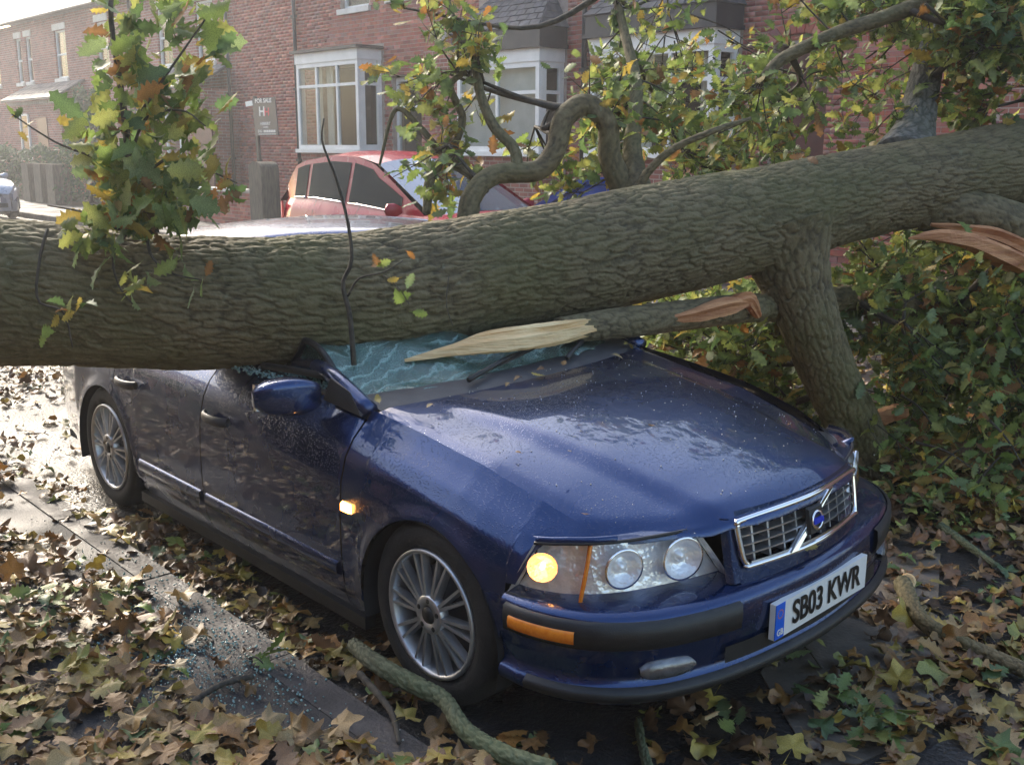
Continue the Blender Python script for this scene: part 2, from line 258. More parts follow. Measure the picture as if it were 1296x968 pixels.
# ---------------------------------------------------------------- terrace of houses
HF, BF = 10.6, 10.0
bk = G().box(0, .215, -.005, .02, 0, .065); BRICK = mesh('brick', bk.v, bk.f[:2]+bk.f[2:3]+bk.f[4:], M['brick'])
def facade(h, x0, x1, z0, z1, y, opens, covers=(), bricks=True, mat=None, n_single=0, zmax_b=None):
    xs = sorted({x0, x1, *[o[0] for o in opens], *[o[1] for o in opens]}); zs = sorted({z0, z1, *[o[2] for o in opens], *[o[3] for o in opens]}); g = G()
    for a, b in zip(xs, xs[1:]):
        for c, d in zip(zs, zs[1:]):
            if not any(o[0] <= a and b <= o[1] and o[2] <= c and d <= o[3] for o in opens): g.box(a, b, y, y+.3, c, d)
    wall = g.obj('wall', mat or M['mortar'], h)
    if not bricks: return wall
    out = []; r = 0; z = z0+.01; top = min(z1, zmax_b or z1)
    allo = list(opens)+list(covers)
    while z+.065 < top:
        x = x0+.004-(.1125 if r % 2 else 0)
        while x+.215 < x1+.1:
            a, b = max(x, x0+.002), min(x+.215, x1-.002)
            for o in allo:
                if o[2]-.005 < z+.06 and z < o[3]:
                    if a < o[0] < b: b = o[0]-.004
                    elif a < o[1] < b: a = o[1]+.004
                    elif o[0] <= a and b <= o[1]: a = b
            if b-a > .05: out.append((a, b, z))
            x += .225
        z += .075; r += 1
    full = [q for q in out if q[1]-q[0] > .214]
    full.sort(key=lambda q: (q[0]-CAM[0])**2+(y-CAM[1])**2+(q[2]-2.6)**2*6) if n_single else None
    vis = [q for q in full if 1.5 < q[2] < 4.9][:n_single]; vs = set(vis)
    for a, b, z in vis: inst('brick', BRICK, Matrix.Translation((a, y-random.uniform(0, .0015), z)), h)
    rest = [q for q in out if q not in vs]; A = np.array(rest); n = len(A); V = np.zeros((n, 8, 3)); pr = .004+RNG.random(n)*.0025
    for i, (sx, sz, sy) in enumerate([(0, 0, 1), (1, 0, 1), (1, 1, 1), (0, 1, 1), (0, 0, 0), (1, 0, 0), (1, 1, 0), (0, 1, 0)]):
        V[:, i, 0] = A[:, sx]; V[:, i, 2] = A[:, 2]+sz*.065; V[:, i, 1] = y-pr*sy+.004*(1-sy)
    F = (np.arange(n)[:, None, None]*8+np.array([(0, 1, 2, 3), (0, 4, 5, 1), (1, 5, 6, 2), (2, 6, 7, 3), (3, 7, 4, 0)])[None]).reshape(-1, 4)
    obj('brickwork', V.reshape(-1, 3), F, M['brick'], h, uv=np.repeat(RNG.random(n), 8), kind='stuff'); return wall
def slates(parent, P00, P10, P11, P01, rows, cols, name='slate'):
    """courses of separate slates on a roof face (P00-P10 the eave, P01-P11 the top)"""
    P00, P10, P11, P01 = map(lambda p: np.array(p, float), (P00, P10, P11, P01)); nrm = np.cross(P10-P00, P01-P00); nrm /= np.linalg.norm(nrm); nrm *= 1 if nrm[2] > 0 else -1
    pt = lambda s, t: (P00*(1-s)+P10*s)*(1-t)+(P01*(1-s)+P11*s)*t
    for r in range(rows):
        off = .5/cols if r % 2 else 0.
        for c in range(-1, cols+1):
            a, b = max(0, c/cols+off+.004), min(1, (c+1)/cols+off-.004)
            if b-a < .01: continue
            t0, t1 = r/rows, min(1, (r+1.15)/rows); lo = [pt(a, t0), pt(b, t0), pt(b, t1), pt(a, t1)]; l = random.uniform(.018, .026)
            G().hexa([q-nrm*.004 for q in lo], [lo[0]+nrm*l, lo[1]+nrm*l, lo[2]+nrm*.006, lo[3]+nrm*.006]).obj(name, M['slate'], parent)
def framewin(h, x0, x1, z0, z1, y, cols, trans, name='window', side=None, curtain=0, depth=.07, fr=.06):
    """white sash/casement frame with panes; side=+1: window lies in a plane of constant x"""
    def P(a, b, c, d, e, f): return (a, b, c, d, e, f) if side is None else (c, d, a, b, e, f)
    def flip(g, a, b, e, f, k0, k1): g.box(*( (a, b, k0, k1, e, f) if side is None else (min(k0, k1), max(k0, k1), a, b, e, f)))
    sg = 1 if side is None else -side; k0 = y; k1 = y+sg*depth; g = G(); xs = np.linspace(x0, x1, cols+1)
    flip(g, x0, x0+fr, z0, z1, k0, k1); flip(g, x1-fr, x1, z0, z1, k0, k1); flip(g, x0+fr, x1-fr, z0, z0+fr, k0, k1); flip(g, x0+fr, x1-fr, z1-fr, z1, k0, k1)
    w_ = g.obj(name, M['white'], h)
    zs = [z0+fr, trans-.03, trans+.03, z1-fr] if trans else [z0+fr, z1-fr]
    if trans: t = G(); flip(t, x0+fr, x1-fr, trans-.03, trans+.03, k0+sg*.008, k1); t.obj('transom', M['white'], w_)
    for c in range(1, cols): t = G(); flip(t, xs[c]-.03, xs[c]+.03, z0+fr, z1-fr, k0+sg*.004, k1-sg*.004); t.obj('mullion', M['white'], w_)
    for c in range(cols):
        for a, b in zip(zs[::2], zs[1::2]): t = G(); flip(t, xs[c]+(fr if c == 0 else .03), xs[c+1]-(fr if c == cols-1 else .03), a, b, k0+sg*.035, k0+sg*.041); t.obj('pane', M['pane'], w_)
    return w_
def drape(h, xa, xb, z0, z1, y, n=14, amp=.025, mat='curtain', name='curtain'):
    s = np.linspace(0, 1, n*4); Pm = [[(xa+(xb-xa)*q+.0*t, y+amp*math.sin(q*n*3.1)*(1-.4*t), z0+(z1-z0)*t) for q in s] for t in (0, .3, .7, 1)]
    return G().plate(Pm, .004, (0, 1, 0)).obj(name, M[mat], h, True)
def bay(h, x0, x1, z0, z1, trans, cols, hip, label, blinds):
    g = G().box(x0+.04, x1-.04, BF+.04, HF-.002, .16, z0-.06); g.obj('bay_base', M['brickfar'], h)
    G().box(x0-.06, x1+.06, BF-.06, HF-.003, z0-.06, z0+.02).obj('sill', M['white'], h)
    framewin(h, x0, x1, z0+.02, z1-.22, BF, cols, trans, 'bay_window', fr=.09)
    framewin(h, BF+.075, HF-.004, z0+.02, z1-.22, x1, 1, trans, 'bay_window', side=1, fr=.1); framewin(h, BF+.075, HF-.004, z0+.02, z1-.22, x0, 1, trans, 'bay_window', side=-1, fr=.1)
    G().box(x0-.02, x1+.02, BF-.02, HF-.005, z1-.22, z1).obj('fascia', M['white'], h)
    if blinds:
        n = 26
        for i in range(n):
            a = x0+.12+(x1-x0-.24)*i/n; bl = (x1-x0-.24)/n*.93; sk_ = random.uniform(-.012, .012); G().hexa([(a, BF+.13, z0+.06), (a+bl, BF+.15, z0+.06), (a+bl, BF+.152, z0+.06), (a, BF+.132, z0+.06)], [(a+sk_, BF+.13, z1-.3), (a+bl+sk_, BF+.15, z1-.3), (a+bl+sk_, BF+.152, z1-.3), (a+sk_, BF+.132, z1-.3)]).obj('blind_slat', M['blind'], h)
        drape(h, x1-.42, x1-.13, z0+.06, z1-.3, BF+.3, 5)
    else:
        drape(h, x0+.5, x0+.78, z0+.06, z1-.3, BF+.16, 5); drape(h, x0+.9, x0+1.16, z0+.06, z1-.3, BF+.2, 4); drape(h, x1-.32, x1-.14, z0+.06, z1-.3, BF+.16, 5)
    rf = G().box(x0-.1, x1+.1, BF-.1, HF-.006, z1+.001, z1+.06).obj('bay_roof', M['lead'], h)
    if hip:
        e = [(x0-.1, BF-.1, z1+.34), (x1+.1, BF-.1, z1+.34), (x1+.1, HF-.006, z1+.34), (x0-.1, HF-.006, z1+.34)]
        G().box(x0-.07, x1+.07, BF-.07, HF-.007, z1+.06, z1+.339).obj('dark_fascia', M['lead'], h)
        t0, t1 = (x0+.3, HF-.01, z1+1.0), (x1-.3, HF-.01, z1+1.0); G().add([e[0], e[1], e[2], e[3], t0, t1], [(0, 1, 5, 4), (1, 2, 5), (0, 4, 3), (0, 3, 2, 1), (2, 3, 4, 5)]).obj('roof_deck', M['lead'], rf)
        slates(rf, e[0], e[1], t1, t0, 6, 9); slates(rf, e[1], e[2], t1, t1, 5, 3); slates(rf, e[3], e[0], t0, t0, 5, 3)
def house(x0, x1, eave, label, opens, covers, near=True, n_single=0):
    h = empty('terraced_house', ((x0+x1)/2, HF, .16), label, 'house', 'brick terraced houses along the far side of the street')
    facade(h, x0, x1, .16, eave, HF, opens, covers, near, None if near else M['brickfar'], n_single, 5.4)
    for a, b, c, d in opens: G().add([(a, HF+.3, c), (b, HF+.3, c), (b, HF+.3, d), (a, HF+.3, d), (a, HF+1.3, c), (b, HF+1.3, c), (b, HF+1.3, d), (a, HF+1.3, d)], [(4, 5, 6, 7), (0, 1, 5, 4), (2, 3, 7, 6), (0, 4, 7, 3), (1, 2, 6, 5)]).obj('room', M['room'], h)
    G().box(x0+.01, x1-.01, HF+.31, HF+7, .16, .2).obj('floor', M['room'], h); G().box(x0+.005, x1-.005, HF+7, HF+7.2, .16, eave).obj('back_wall', M['brickfar'], h)
    for xx in (x0, x1-.2): G().box(xx, xx+.2, HF+.301, HF+6.99, .17, eave).obj('party_wall', M['brickfar'], h)
    r = G().hexa([(x0, HF-.3, eave), (x1, HF-.3, eave), (x1, HF+3.6, eave+2.5), (x0, HF+3.6, eave+2.5)], [(x0, HF-.3, eave+.1), (x1, HF-.3, eave+.1), (x1, HF+3.6, eave+2.6), (x0, HF+3.6, eave+2.6)])
    r.hexa([(x0, HF+7.4, eave), (x1, HF+7.4, eave), (x1, HF+3.61, eave+2.5), (x0, HF+3.61, eave+2.5)], [(x0, HF+7.4, eave+.1), (x1, HF+7.4, eave+.1), (x1, HF+3.61, eave+2.6), (x0, HF+3.61, eave+2.6)]); r.obj('roof', M['slate'], h)
    G().tube([(x0, HF-.34, eave+.02), (x1, HF-.34, eave+.02)], .06, 10).obj('gutter', M['pipe'], h); return h
def pipe(h, x, z1, y=HF-.07):
    p = G().tube([(x, y, .2), (x, y, z1)], .045, 10).obj('drainpipe', M['pipe'], h, True)
    for z in (1.4, 3., 4.6): G().box(x-.07, x+.07, y-.05, y+.05, z, z+.06).obj('bracket', M['pipe'], p)
def sash(h, a, b, c, d, ins=.1): 
    w_ = framewin(h, a+.01, b-.01, c+.01, d-.01, HF+ins, 1, (c+d)/2, fr=.055); G().box(a-.07, b+.07, HF-.07, HF+ins, c-.11, c-.001).obj('sill', M['stone'], h); G().box(a-.06, b+.06, HF-.03, HF+.02, d+.001, d+.2).obj('lintel', M['stone'], h); return w_
# house with the tall flat-roofed bay
ops = [(-17.5, -16.45, 4.62, 6.2), (-15.75, -15.0, 4.7, 6.2), (-15.7, -14.72, .5, 3.15), (-18.3, -16.2, 1.6, 3.45)]
h2 = house(-22.25, -14.25, 7.3, 'brick terraced house with flat-topped white bay window and cream curtains', ops, [(-18.5, -15.98, .16, 3.8)], n_single=300)
bay(h2, -18.43, -16.06, 1.67, 3.72, 3.02, 3, False, '', False); sash(h2, *ops[0]); sash(h2, *ops[1]); pipe(h2, -19.3, 7.2)
dr = framewin(h2, -15.69, -14.73, .5, 3.14, HF+.1, 1, 2.55, 'door_frame', fr=.08); d_ = G().box(-15.6, -14.82, HF+.12, HF+.17, .5, 1.5).obj('front_door', M['white'], h2); G().box(-15.3, -15.1, HF+.105, HF+.119, 1.28, 1.34).obj('letter_box', M['chrome'], d_)
# house with the slate-hooded bay and red porch pier
ops = [(-12.6, -11.0, 4.95, 6.4), (-14.05, -13.2, .5, 3.05), (-12.75, -10.85, 1.6, 3.15)]
h3 = house(-14.25, -10.0, 7.3, 'brick terraced house with slate-hooded bay window and vertical blinds', ops, [(-12.95, -10.64, .16, 4.5), (-13.72, -13.1, .16, 3.62)], n_single=300)
bay(h3, -12.88, -10.71, 1.66, 3.4, 2.68, 2, True, '', True); sash(h3, *ops[0]); G().box(-14.03, -13.22, HF+.2, HF+.25, .5, 3.04).obj('front_door', M['door'], h3)
G().box(-13.7, -13.14, HF-.28, HF-.004, .16, 3.2).obj('porch_pier', M['brickfar'], h3); G().box(-14.22, -13.12, HF-.32, HF-.006, 3.2, 3.6).obj('porch_lintel', M['brickfar'], h3); G().box(-14.1, -13.85, HF-.16, HF-.02, 3.75, 3.95).obj('alarm_box', M['white'], h3); pipe(h3, -10.18, 7.2)
# house with the wide bay and arched porch
ops = [(-9.2, -7.6, 4.95, 6.4), (-6.5, -5.6, .5, 3.2), (-9.4, -7.25, 1.6, 3.2)]
h4 = house(-10.0, -3.2, 7.3, 'brick terraced house with wide bay window and arched porch, half hidden by leaves', ops, [(-9.6, -7.04, .16, 4.3)], n_single=300)
bay(h4, -9.53, -7.11, 1.66, 3.45, 2.75, 3, True, '', False); sash(h4, *ops[0]); G().box(-6.49, -5.61, HF+.25, HF+.3, .5, 3.19).obj('front_door', M['door'], h4)
for i in range(15):   # brick arch
    a0, a1 = math.pi*(i+.04)/15, math.pi*(i+.96)/15; c_, r0, r1 = (-6.05, 3.0), .55, .8; q = [(c_[0]+r*math.cos(t), HF-.05, c_[1]+.62*r*math.sin(t)) for r, t in ((r0, a0), (r1, a0), (r1, a1), (r0, a1))]
    G().prism(q, (0, .045, 0)).obj('arch_brick', M['brick'], h4)
h5 = house(-3.2, 6., 7.3, 'brick terraced house at the end of the row hidden behind foliage', [(-1.5, -.4, 4.9, 6.4), (2.5, 3.5, .5, 3.1)], [], near=False); sash(h5, -1.5, -.4, 4.9, 6.4); G().box(2.51, 3.49, HF+.2, HF+.25, .5, 3.09).obj('front_door', M['door'], h5)
# lower terrace down the street
def lower(x0, x1, wins, px0, px1, label, pw):
    ops = [(a, b, 3.88, 5.4) for a, b in wins]; h = house(x0, x1, 5.85, label, ops, [], near=False)
    for o in ops: sash(h, *o, ins=.06)
    G().box(px0, px1, BF-.2, HF-.003, .16, 3.15).obj('porch', M['brickfar'], h); rf = G().hexa([(px0-.15, BF-.42, 3.15), (px1+.15, BF-.42, 3.15), (px1+.15, HF-.002, 3.72), (px0-.15, HF-.002, 3.72)], [(px0-.15, BF-.42, 3.2), (px1+.15, BF-.42, 3.2), (px1+.15, HF-.002, 3.78), (px0-.15, HF-.002, 3.78)]).obj('porch_roof', M['lead'], h)
    slates(rf, (px0-.15, BF-.42, 3.2), (px1+.15, BF-.42, 3.2), (px1+.15, HF-.02, 3.78), (px0-.15, HF-.02, 3.78), 3, 10)
    for i in range(int((px1-px0)/.2)): G().box(px0+i*.2, px0+i*.2+.09, BF-.26, BF-.202, 3.04, 3.14).obj('dentil', M['stone'], h)
    framewin(h, pw, pw+.85, 1.2, 2.75, BF-.26, 1, 2.0, 'porch_window', fr=.07); G().box(pw+1.6, pw+2.5, BF-.23, BF-.199, .3, 2.6).obj('porch_door', M['door'], h); return h
hA = lower(-31.6, -22.27, [(-24.3, -23.3), (-26.6, -25.7), (-30.9, -30.0)], -25.6, -22.6, 'lower brick house with slate porch, next to the taller bay houses', -24.6); pipe(hA, -22.5, 5.8); pipe(hA, -28.2, 5.8)
lower(-42., -31.62, [(-34.4, -33.4), (-37.2, -36.6), (-38.2, -37.6), (-40.9, -40.1)], -37, -32.2, 'lower brick house with a wide dentilled slate porch, down the street', -35.9)
lower(-54., -42.02, [(-44.5, -43.6), (-47.3, -46.6), (-50.5, -49.6)], -48, -44, 'farthest brick house with a slate porch, at the end of the row', -46.8)
# garden walls, posts, hedge, sale board
def gwall(x0, x1, y, z1, label):
    h = empty('garden_wall', ((x0+x1)/2, y, .12), label, 'wall', 'low front garden walls'); G().box(x0, x1, y+.008, y+.21, .12, z1).obj('wall_core', M['mortar'], h)
    z = .14; r = 0
    while z+.065 < z1:
        x = x0-(.1125 if r % 2 else 0)
        while x < x1:
            a, b = max(x, x0), min(x+.215, x1)
            if b-a > .05 and len(h.children) < 290: G().box(a, b, y-random.uniform(.001, .006), y+.009, z, z+.065).obj('brick', M['brick'], h)
            x += .225
        z += .075; r += 1
    for i in range(int((x1-x0)/.45)): G().box(x0+i*.45, x0+i*.45+.44, y-.05, y+.26, z1+.001, z1+.06).obj('coping', M['stone'], h)
gwall(-19.4, -16.95, 7.9, .82, 'low red brick garden wall beside the rounded stone gatepost'); gwall(-15.2, -10.4, 7.9, .82, 'low red brick garden wall behind the red car'); gwall(-9.2, -3.4, 7.9, .82, 'low red brick garden wall in front of the arched porch')
def post(x, y, w_, z1, label, mat='wood_post', rnd=True):
    pr = [(-w_/2, .1), (w_/2, .1), (w_/2, z1-.12)]+([(w_/2*math.cos(t), z1-.12+.12*math.sin(t)) for t in np.linspace(.2, 2.9, 8)] if rnd else [(w_/2, z1), (-w_/2, z1)])+[(-w_/2, z1-.12)]
    o = G().prism([(x+a, y, b) for a, b in pr], (0, w_*.8, 0)).obj('gate_post', M[mat]); tag(o, label, 'post', 'garden gateposts')
post(-16.52, 7.8, .5, 1.45, 'stone gatepost with rounded top below the sale board'); 
for x, l in ((-29.9, 'weathered timber gatepost beside the hedge'), (-28.9, 'weathered timber gatepost beside the dark evergreen'), (-27.9, 'short weathered post right of the timber gateposts')): post(x, 7.8, .55, 1.22, l, rnd=False)
def text(name, s, size, M4, mat, parent, sx=1., ext=.001):
    cu = bpy.data.curves.new(name, 'FONT'); cu.body = s; cu.size = size; cu.extrude = ext; cu.align_x = 'CENTER'; cu.align_y = 'CENTER'; cu.offset = size*.02
    t = bpy.data.objects.new(name+'_t', cu); C.objects.link(t); dg = bpy.context.evaluated_depsgraph_get(); m = bpy.data.meshes.new_from_object(t.evaluated_get(dg)); bpy.data.objects.remove(t); m.name = name
    m.materials.clear(); m.materials.append(mat); m.transform(Matrix.Diagonal((sx, 1, 1, 1))); return inst(name, m, M4, parent)
sx0, sy0 = -17.72, 8.6
sg = empty('sale_board', (sx0, sy0, .16), 'black for sale board on a leaning dark post', 'sign')
G().hexa([(sx0-.05, sy0, .16), (sx0+.03, sy0, .16), (sx0+.03, sy0+.06, .16), (sx0-.05, sy0+.06, .16)], [(sx0-.17, sy0, 2.76), (sx0-.09, sy0, 2.76), (sx0-.09, sy0+.06, 2.76), (sx0-.17, sy0+.06, 2.76)]).obj('post', M['pipe'], sg)
bd = G().hexa([(sx0-.1, sy0-.02, 1.96), (sx0+.84, sy0-.02, 1.97), (sx0+.84, sy0-.001, 1.97), (sx0-.1, sy0-.001, 1.96)], [(sx0-.17, sy0-.02, 2.72), (sx0+.76, sy0-.02, 2.73), (sx0+.76, sy0-.001, 2.73), (sx0-.17, sy0-.001, 2.72)]).obj('board', M['sign'], sg)
def sgt(s, size, dx, z, mat='white', sx=1.3): text('lettering', s, size, Matrix.Translation((sx0+dx, sy0-.024, z)) @ Matrix.Rotation(math.pi/2, 4, 'X'), M[mat], bd, sx)
sgt('FOR SALE', .12, .29, 2.66); sgt('H', .27, .22, 2.44); sgt('H', .22, .42, 2.43, 'signred'); sgt('HIBBERT', .085, .34, 2.2); sgt('HOMES', .05, .35, 2.13); sgt('0161', .085, .12, 2.05, sx=1.1)
for i in range(7): G().box(sx0+.26+i*.07, sx0+.31+i*.07, sy0-.026, sy0-.0205, 2.025, 2.075).obj('worn_digit', M['white'], bd)
G().box(sx0+.05, sx0+.75, sy0-.025, sy0-.0205, 1.985, 1.998).obj('small_print', M['white'], bd); G().hexa([(sx0-.42, sy0-.03, 2.56), (sx0-.14, sy0-.03, 2.58), (sx0-.14, sy0-.021, 2.58), (sx0-.42, sy0-.021, 2.56)], [(sx0-.45, sy0-.03, 2.66), (sx0-.16, sy0-.03, 2.68), (sx0-.16, sy0-.021, 2.68), (sx0-.45, sy0-.021, 2.66)]).obj('side_slip', M['white'], sg)

# the near side of the street, behind the camera: garden hedge and the opposite terrace (it shades this pavement)
def nearhouse(x0, x1, label):
    h = empty('terraced_house', ((x0+x1)/2, -9.6, .1), label, 'house', 'opposite terrace'); G().box(x0, x1, -13.5, -9.6, .1, 7.).obj('wall', M['brickfar'], h); G().hexa([(x0, -9.3, 7.0), (x1, -9.3, 7.0), (x1, -13.8, 7.0), (x0, -13.8, 7.0)], [(x0, -11.4, 9.), (x1, -11.4, 9.), (x1, -11.6, 9.), (x0, -11.6, 9.)]).obj('roof', M['slate'], h)
    for a in (x0+1.2, x0+5.): G().box(a, a+1.4, -9.6, -9.56, 1.2, 3.).obj('window', M['tint'], h); G().box(a, a+1.2, -9.6, -9.56, 4.3, 5.9).obj('window', M['tint'], h)
nearhouse(-24, -15.02, 'brick house opposite, left of the hedge'); nearhouse(-15, -6.02, 'brick house opposite, behind the fallen tree roots'); nearhouse(-6, 2.98, 'brick house opposite, facing the crushed car'); nearhouse(3, 12, 'brick house opposite, beyond the car bonnet')
# ---------------------------------------------------------------- leaves
def oakleaf(curl=.25, cup=.15, seed=0, lob=.16):
    r = np.random.default_rng(seed); n = 15; t = np.linspace(0, 1, n); wd = .30*np.sin(np.pi*np.clip(t, 0, 1)**.8)**.7*(.55+.6*t); wd *= 1+lob*2.2*np.sign(np.sin(t*5*2*np.pi))*np.abs(np.sin(t*5*2*np.pi))**.6; wd[0] = .012; wd[-1] = .02
    V = []; tw = r.uniform(-.3, .3)
    for i in range(n):
        b = curl*(t[i]-.3)**2*1.3; k = r.uniform(.9, 1.1)
        for s in (-1, 0, 1): V.append((t[i]-.0, s*wd[i]*k+.02*math.sin(t[i]*4), -b+abs(s)*cup*wd[i]*1.5+s*tw*wd[i]*t[i]+r.uniform(-.012, .012)))
    F = [(i*3+j, i*3+j+3, i*3+j+4, i*3+j+1) for i in range(n-1) for j in (0, 1)]
    V += [(-.22, .012, .03), (-.22, -.012, .03)]; k = len(V); F.append((0, 2, k-2, k-1)); return np.array(V), np.array(F)
def mapleleaf(curl=.2, seed=0):
    r = np.random.default_rng(seed); ang = []; rad = []
    tips = [(-2.25, .43), (-1.2, .56), (-.0, .64), (1.2, .56), (2.25, .43)]
    for i, (a, l) in enumerate(tips):
        ang += [a-.34, a-.16, a, a+.16, a+.34]; rad += [l*.72, l*.86, l, l*.84, l*.7]
        if i < 4: ang.append((a+tips[i+1][0])/2); rad.append(.4)
    ang = np.array(ang); rad = np.array(rad)*r.uniform(.9, 1.1, len(ang)); X = .35+rad*np.cos(ang); Y = rad*np.sin(ang)
    a2 = r.uniform(0, 6.28, 3); Z = curl*(rad**2)*(np.sin(ang*2+a2[0])+.6*np.sin(ang*5+a2[1]))+r.uniform(-.03, .03, len(ang)); h = len(X)
    Vi = np.stack([.35+(X-.35)*.5, Y*.5, Z*.25+.015*np.sin(ang*5)], 1); V = np.vstack([np.stack([X, Y, Z], 1), Vi, [(.35, 0, 0)], [(-.3, .012, .04), (-.3, -.012, .04)]])
    F = [(i, i+1, h+i+1, h+i) for i in range(h-1)]+[(h+i, h+i+1, 2*h, 2*h) for i in range(h-1)]+[(2*h, 2*h, 2*h+1, 2*h+2)]
    return V, np.array(F)
def clean(V, F): return V, [tuple(dict.fromkeys(map(int, q))) for q in F]
OAK = [oakleaf(c, k, s) for c, k, s in ((.25, .15, 1), (.6, .3, 2), (-.3, .1, 3), (.1, -.2, 4))]
MAP = [mapleleaf(c, s) for c, s in ((.3, 5), (.6, 6), (.95, 7), (-.6, 8))]
def blade(V): a = np.abs(V[:, 1]); return (1.22-.42*a/a.max())[:, None]
GREEN = np.array([(.14, .2, .045), (.18, .25, .06), (.24, .29, .075), (.1, .16, .055), (.32, .33, .085), (.2, .26, .11)])
AUT = np.array([(.36, .26, .05), (.3, .23, .06), (.32, .15, .04), (.23, .12, .045), (.45, .34, .07)])
DEAD = np.array([(.15, .075, .028), (.21, .12, .045), (.28, .175, .065), (.09, .05, .025), (.31, .215, .095), (.18, .095, .045), (.26, .13, .035), (.065, .04, .025)])
def rotm(n, normals, spin, tilt):
    """frames whose z axis follows normals with random spin and tilt"""
    N = normals+tilt[:, None]*RNG.normal(size=(n, 3)); N /= np.linalg.norm(N, axis=1)[:, None]; a = np.cross(N, np.array([.31, .77, .55])); a /= np.linalg.norm(a, axis=1)[:, None]+1e-9; b = np.cross(N, a)
    X = a*np.cos(spin)[:, None]+b*np.sin(spin)[:, None]; Y = np.cross(N, X); return np.stack([X, Y, N], 2)
def leaves(name, P, R, sc, tmpl, cols, mat, parent=None, kind='stuff'):
    n = len(P); tid = RNG.integers(0, len(tmpl), n); Vs = []; Fs = []; Cs = []; off = 0
    for k, (V, F) in enumerate(tmpl):
        i = np.where(tid == k)[0]
        if not len(i): continue
        W = np.einsum('nij,vj->nvi', R[i], V)*sc[i][:, None, None]+P[i][:, None, :]; nv = len(V); Vs.append(W.reshape(-1, 3)); T = []
        for q in F: u = list(dict.fromkeys(map(int, q))); T += [u] if len(u) == 3 else [[u[0], u[1], u[2]], [u[0], u[2], u[3]]] if len(u) == 4 else []
        Fs.append((np.arange(len(i))[:, None, None]*nv+np.array(T)[None]).reshape(-1, 3)+off)
        g = cols[i][:, None, :]*blade(V)[None]; Cs.append(g.reshape(-1, 3)); off += len(i)*nv
    return obj(name, np.vstack(Vs), np.vstack(Fs), mat, parent, True, col=np.vstack(Cs), kind=kind)
def pick(pal, n, var=.25): return pal[RNG.integers(0, len(pal), n)]*(1+RNG.uniform(-var, var, (n, 1)))
LM = {}
def leafmesh(shape, k, ci, pal, mat, pid):
    key = (shape, k, ci, pid)
    if key not in LM:
        V, F = (OAK if shape == 'oak' else MAP)[k]; V, F = clean(V, F); LM[key] = mesh('leaf', V, [f for f in F if len(f) > 2], mat, True, col=np.tile(pal[ci], (len(V), 1))*blade(V))
    return LM[key]
def m4(R, p, s): return Matrix(((R[0, 0]*s, R[0, 1]*s, R[0, 2]*s, p[0]), (R[1, 0]*s, R[1, 1]*s, R[1, 2]*s, p[1]), (R[2, 0]*s, R[2, 1]*s, R[2, 2]*s, p[2]), (0, 0, 0, 1)))
# ---------------------------------------------------------------- bark
def vnoise(u, v, seed):
    """smooth value noise, periodic in v with integer period = round(v.max())"""
    per = max(1, int(round(v.max()))); r = np.random.default_rng(seed); nu = int(u.max())+3; T = r.random((nu, per)); i = np.floor(u).astype(int); j = np.floor(v).astype(int); fu = u-i; fv = v-j; fu = fu*fu*(3-2*fu); fv = fv*fv*(3-2*fv); j0 = j % per; j1 = (j+1) % per
    return (T[i, j0]*(1-fu)+T[i+1, j0]*fu)*(1-fv)+(T[i, j1]*(1-fu)+T[i+1, j1]*fu)*fv
def worley(u, v, per, seed):
    r = np.random.default_rng(seed); nu = int(u.max())+4; PX = r.random((nu, per)); PY = r.random((nu, per)); i = np.floor(u).astype(int); j = np.floor(v).astype(int); f1 = np.full(u.shape, 9.); f2 = f1.copy()
    for a in (-1, 0, 1):
        for b in (-1, 0, 1):
            ii = np.clip(i+a, 0, nu-1); jj = (j+b) % per; d = np.hypot(i+a+PX[ii, jj]-u, j+b+PY[ii, jj]-v); m = d < f1; f2 = np.where(m, f1, np.minimum(f2, d)); f1 = np.where(m, d, f1)
    return f1, f2
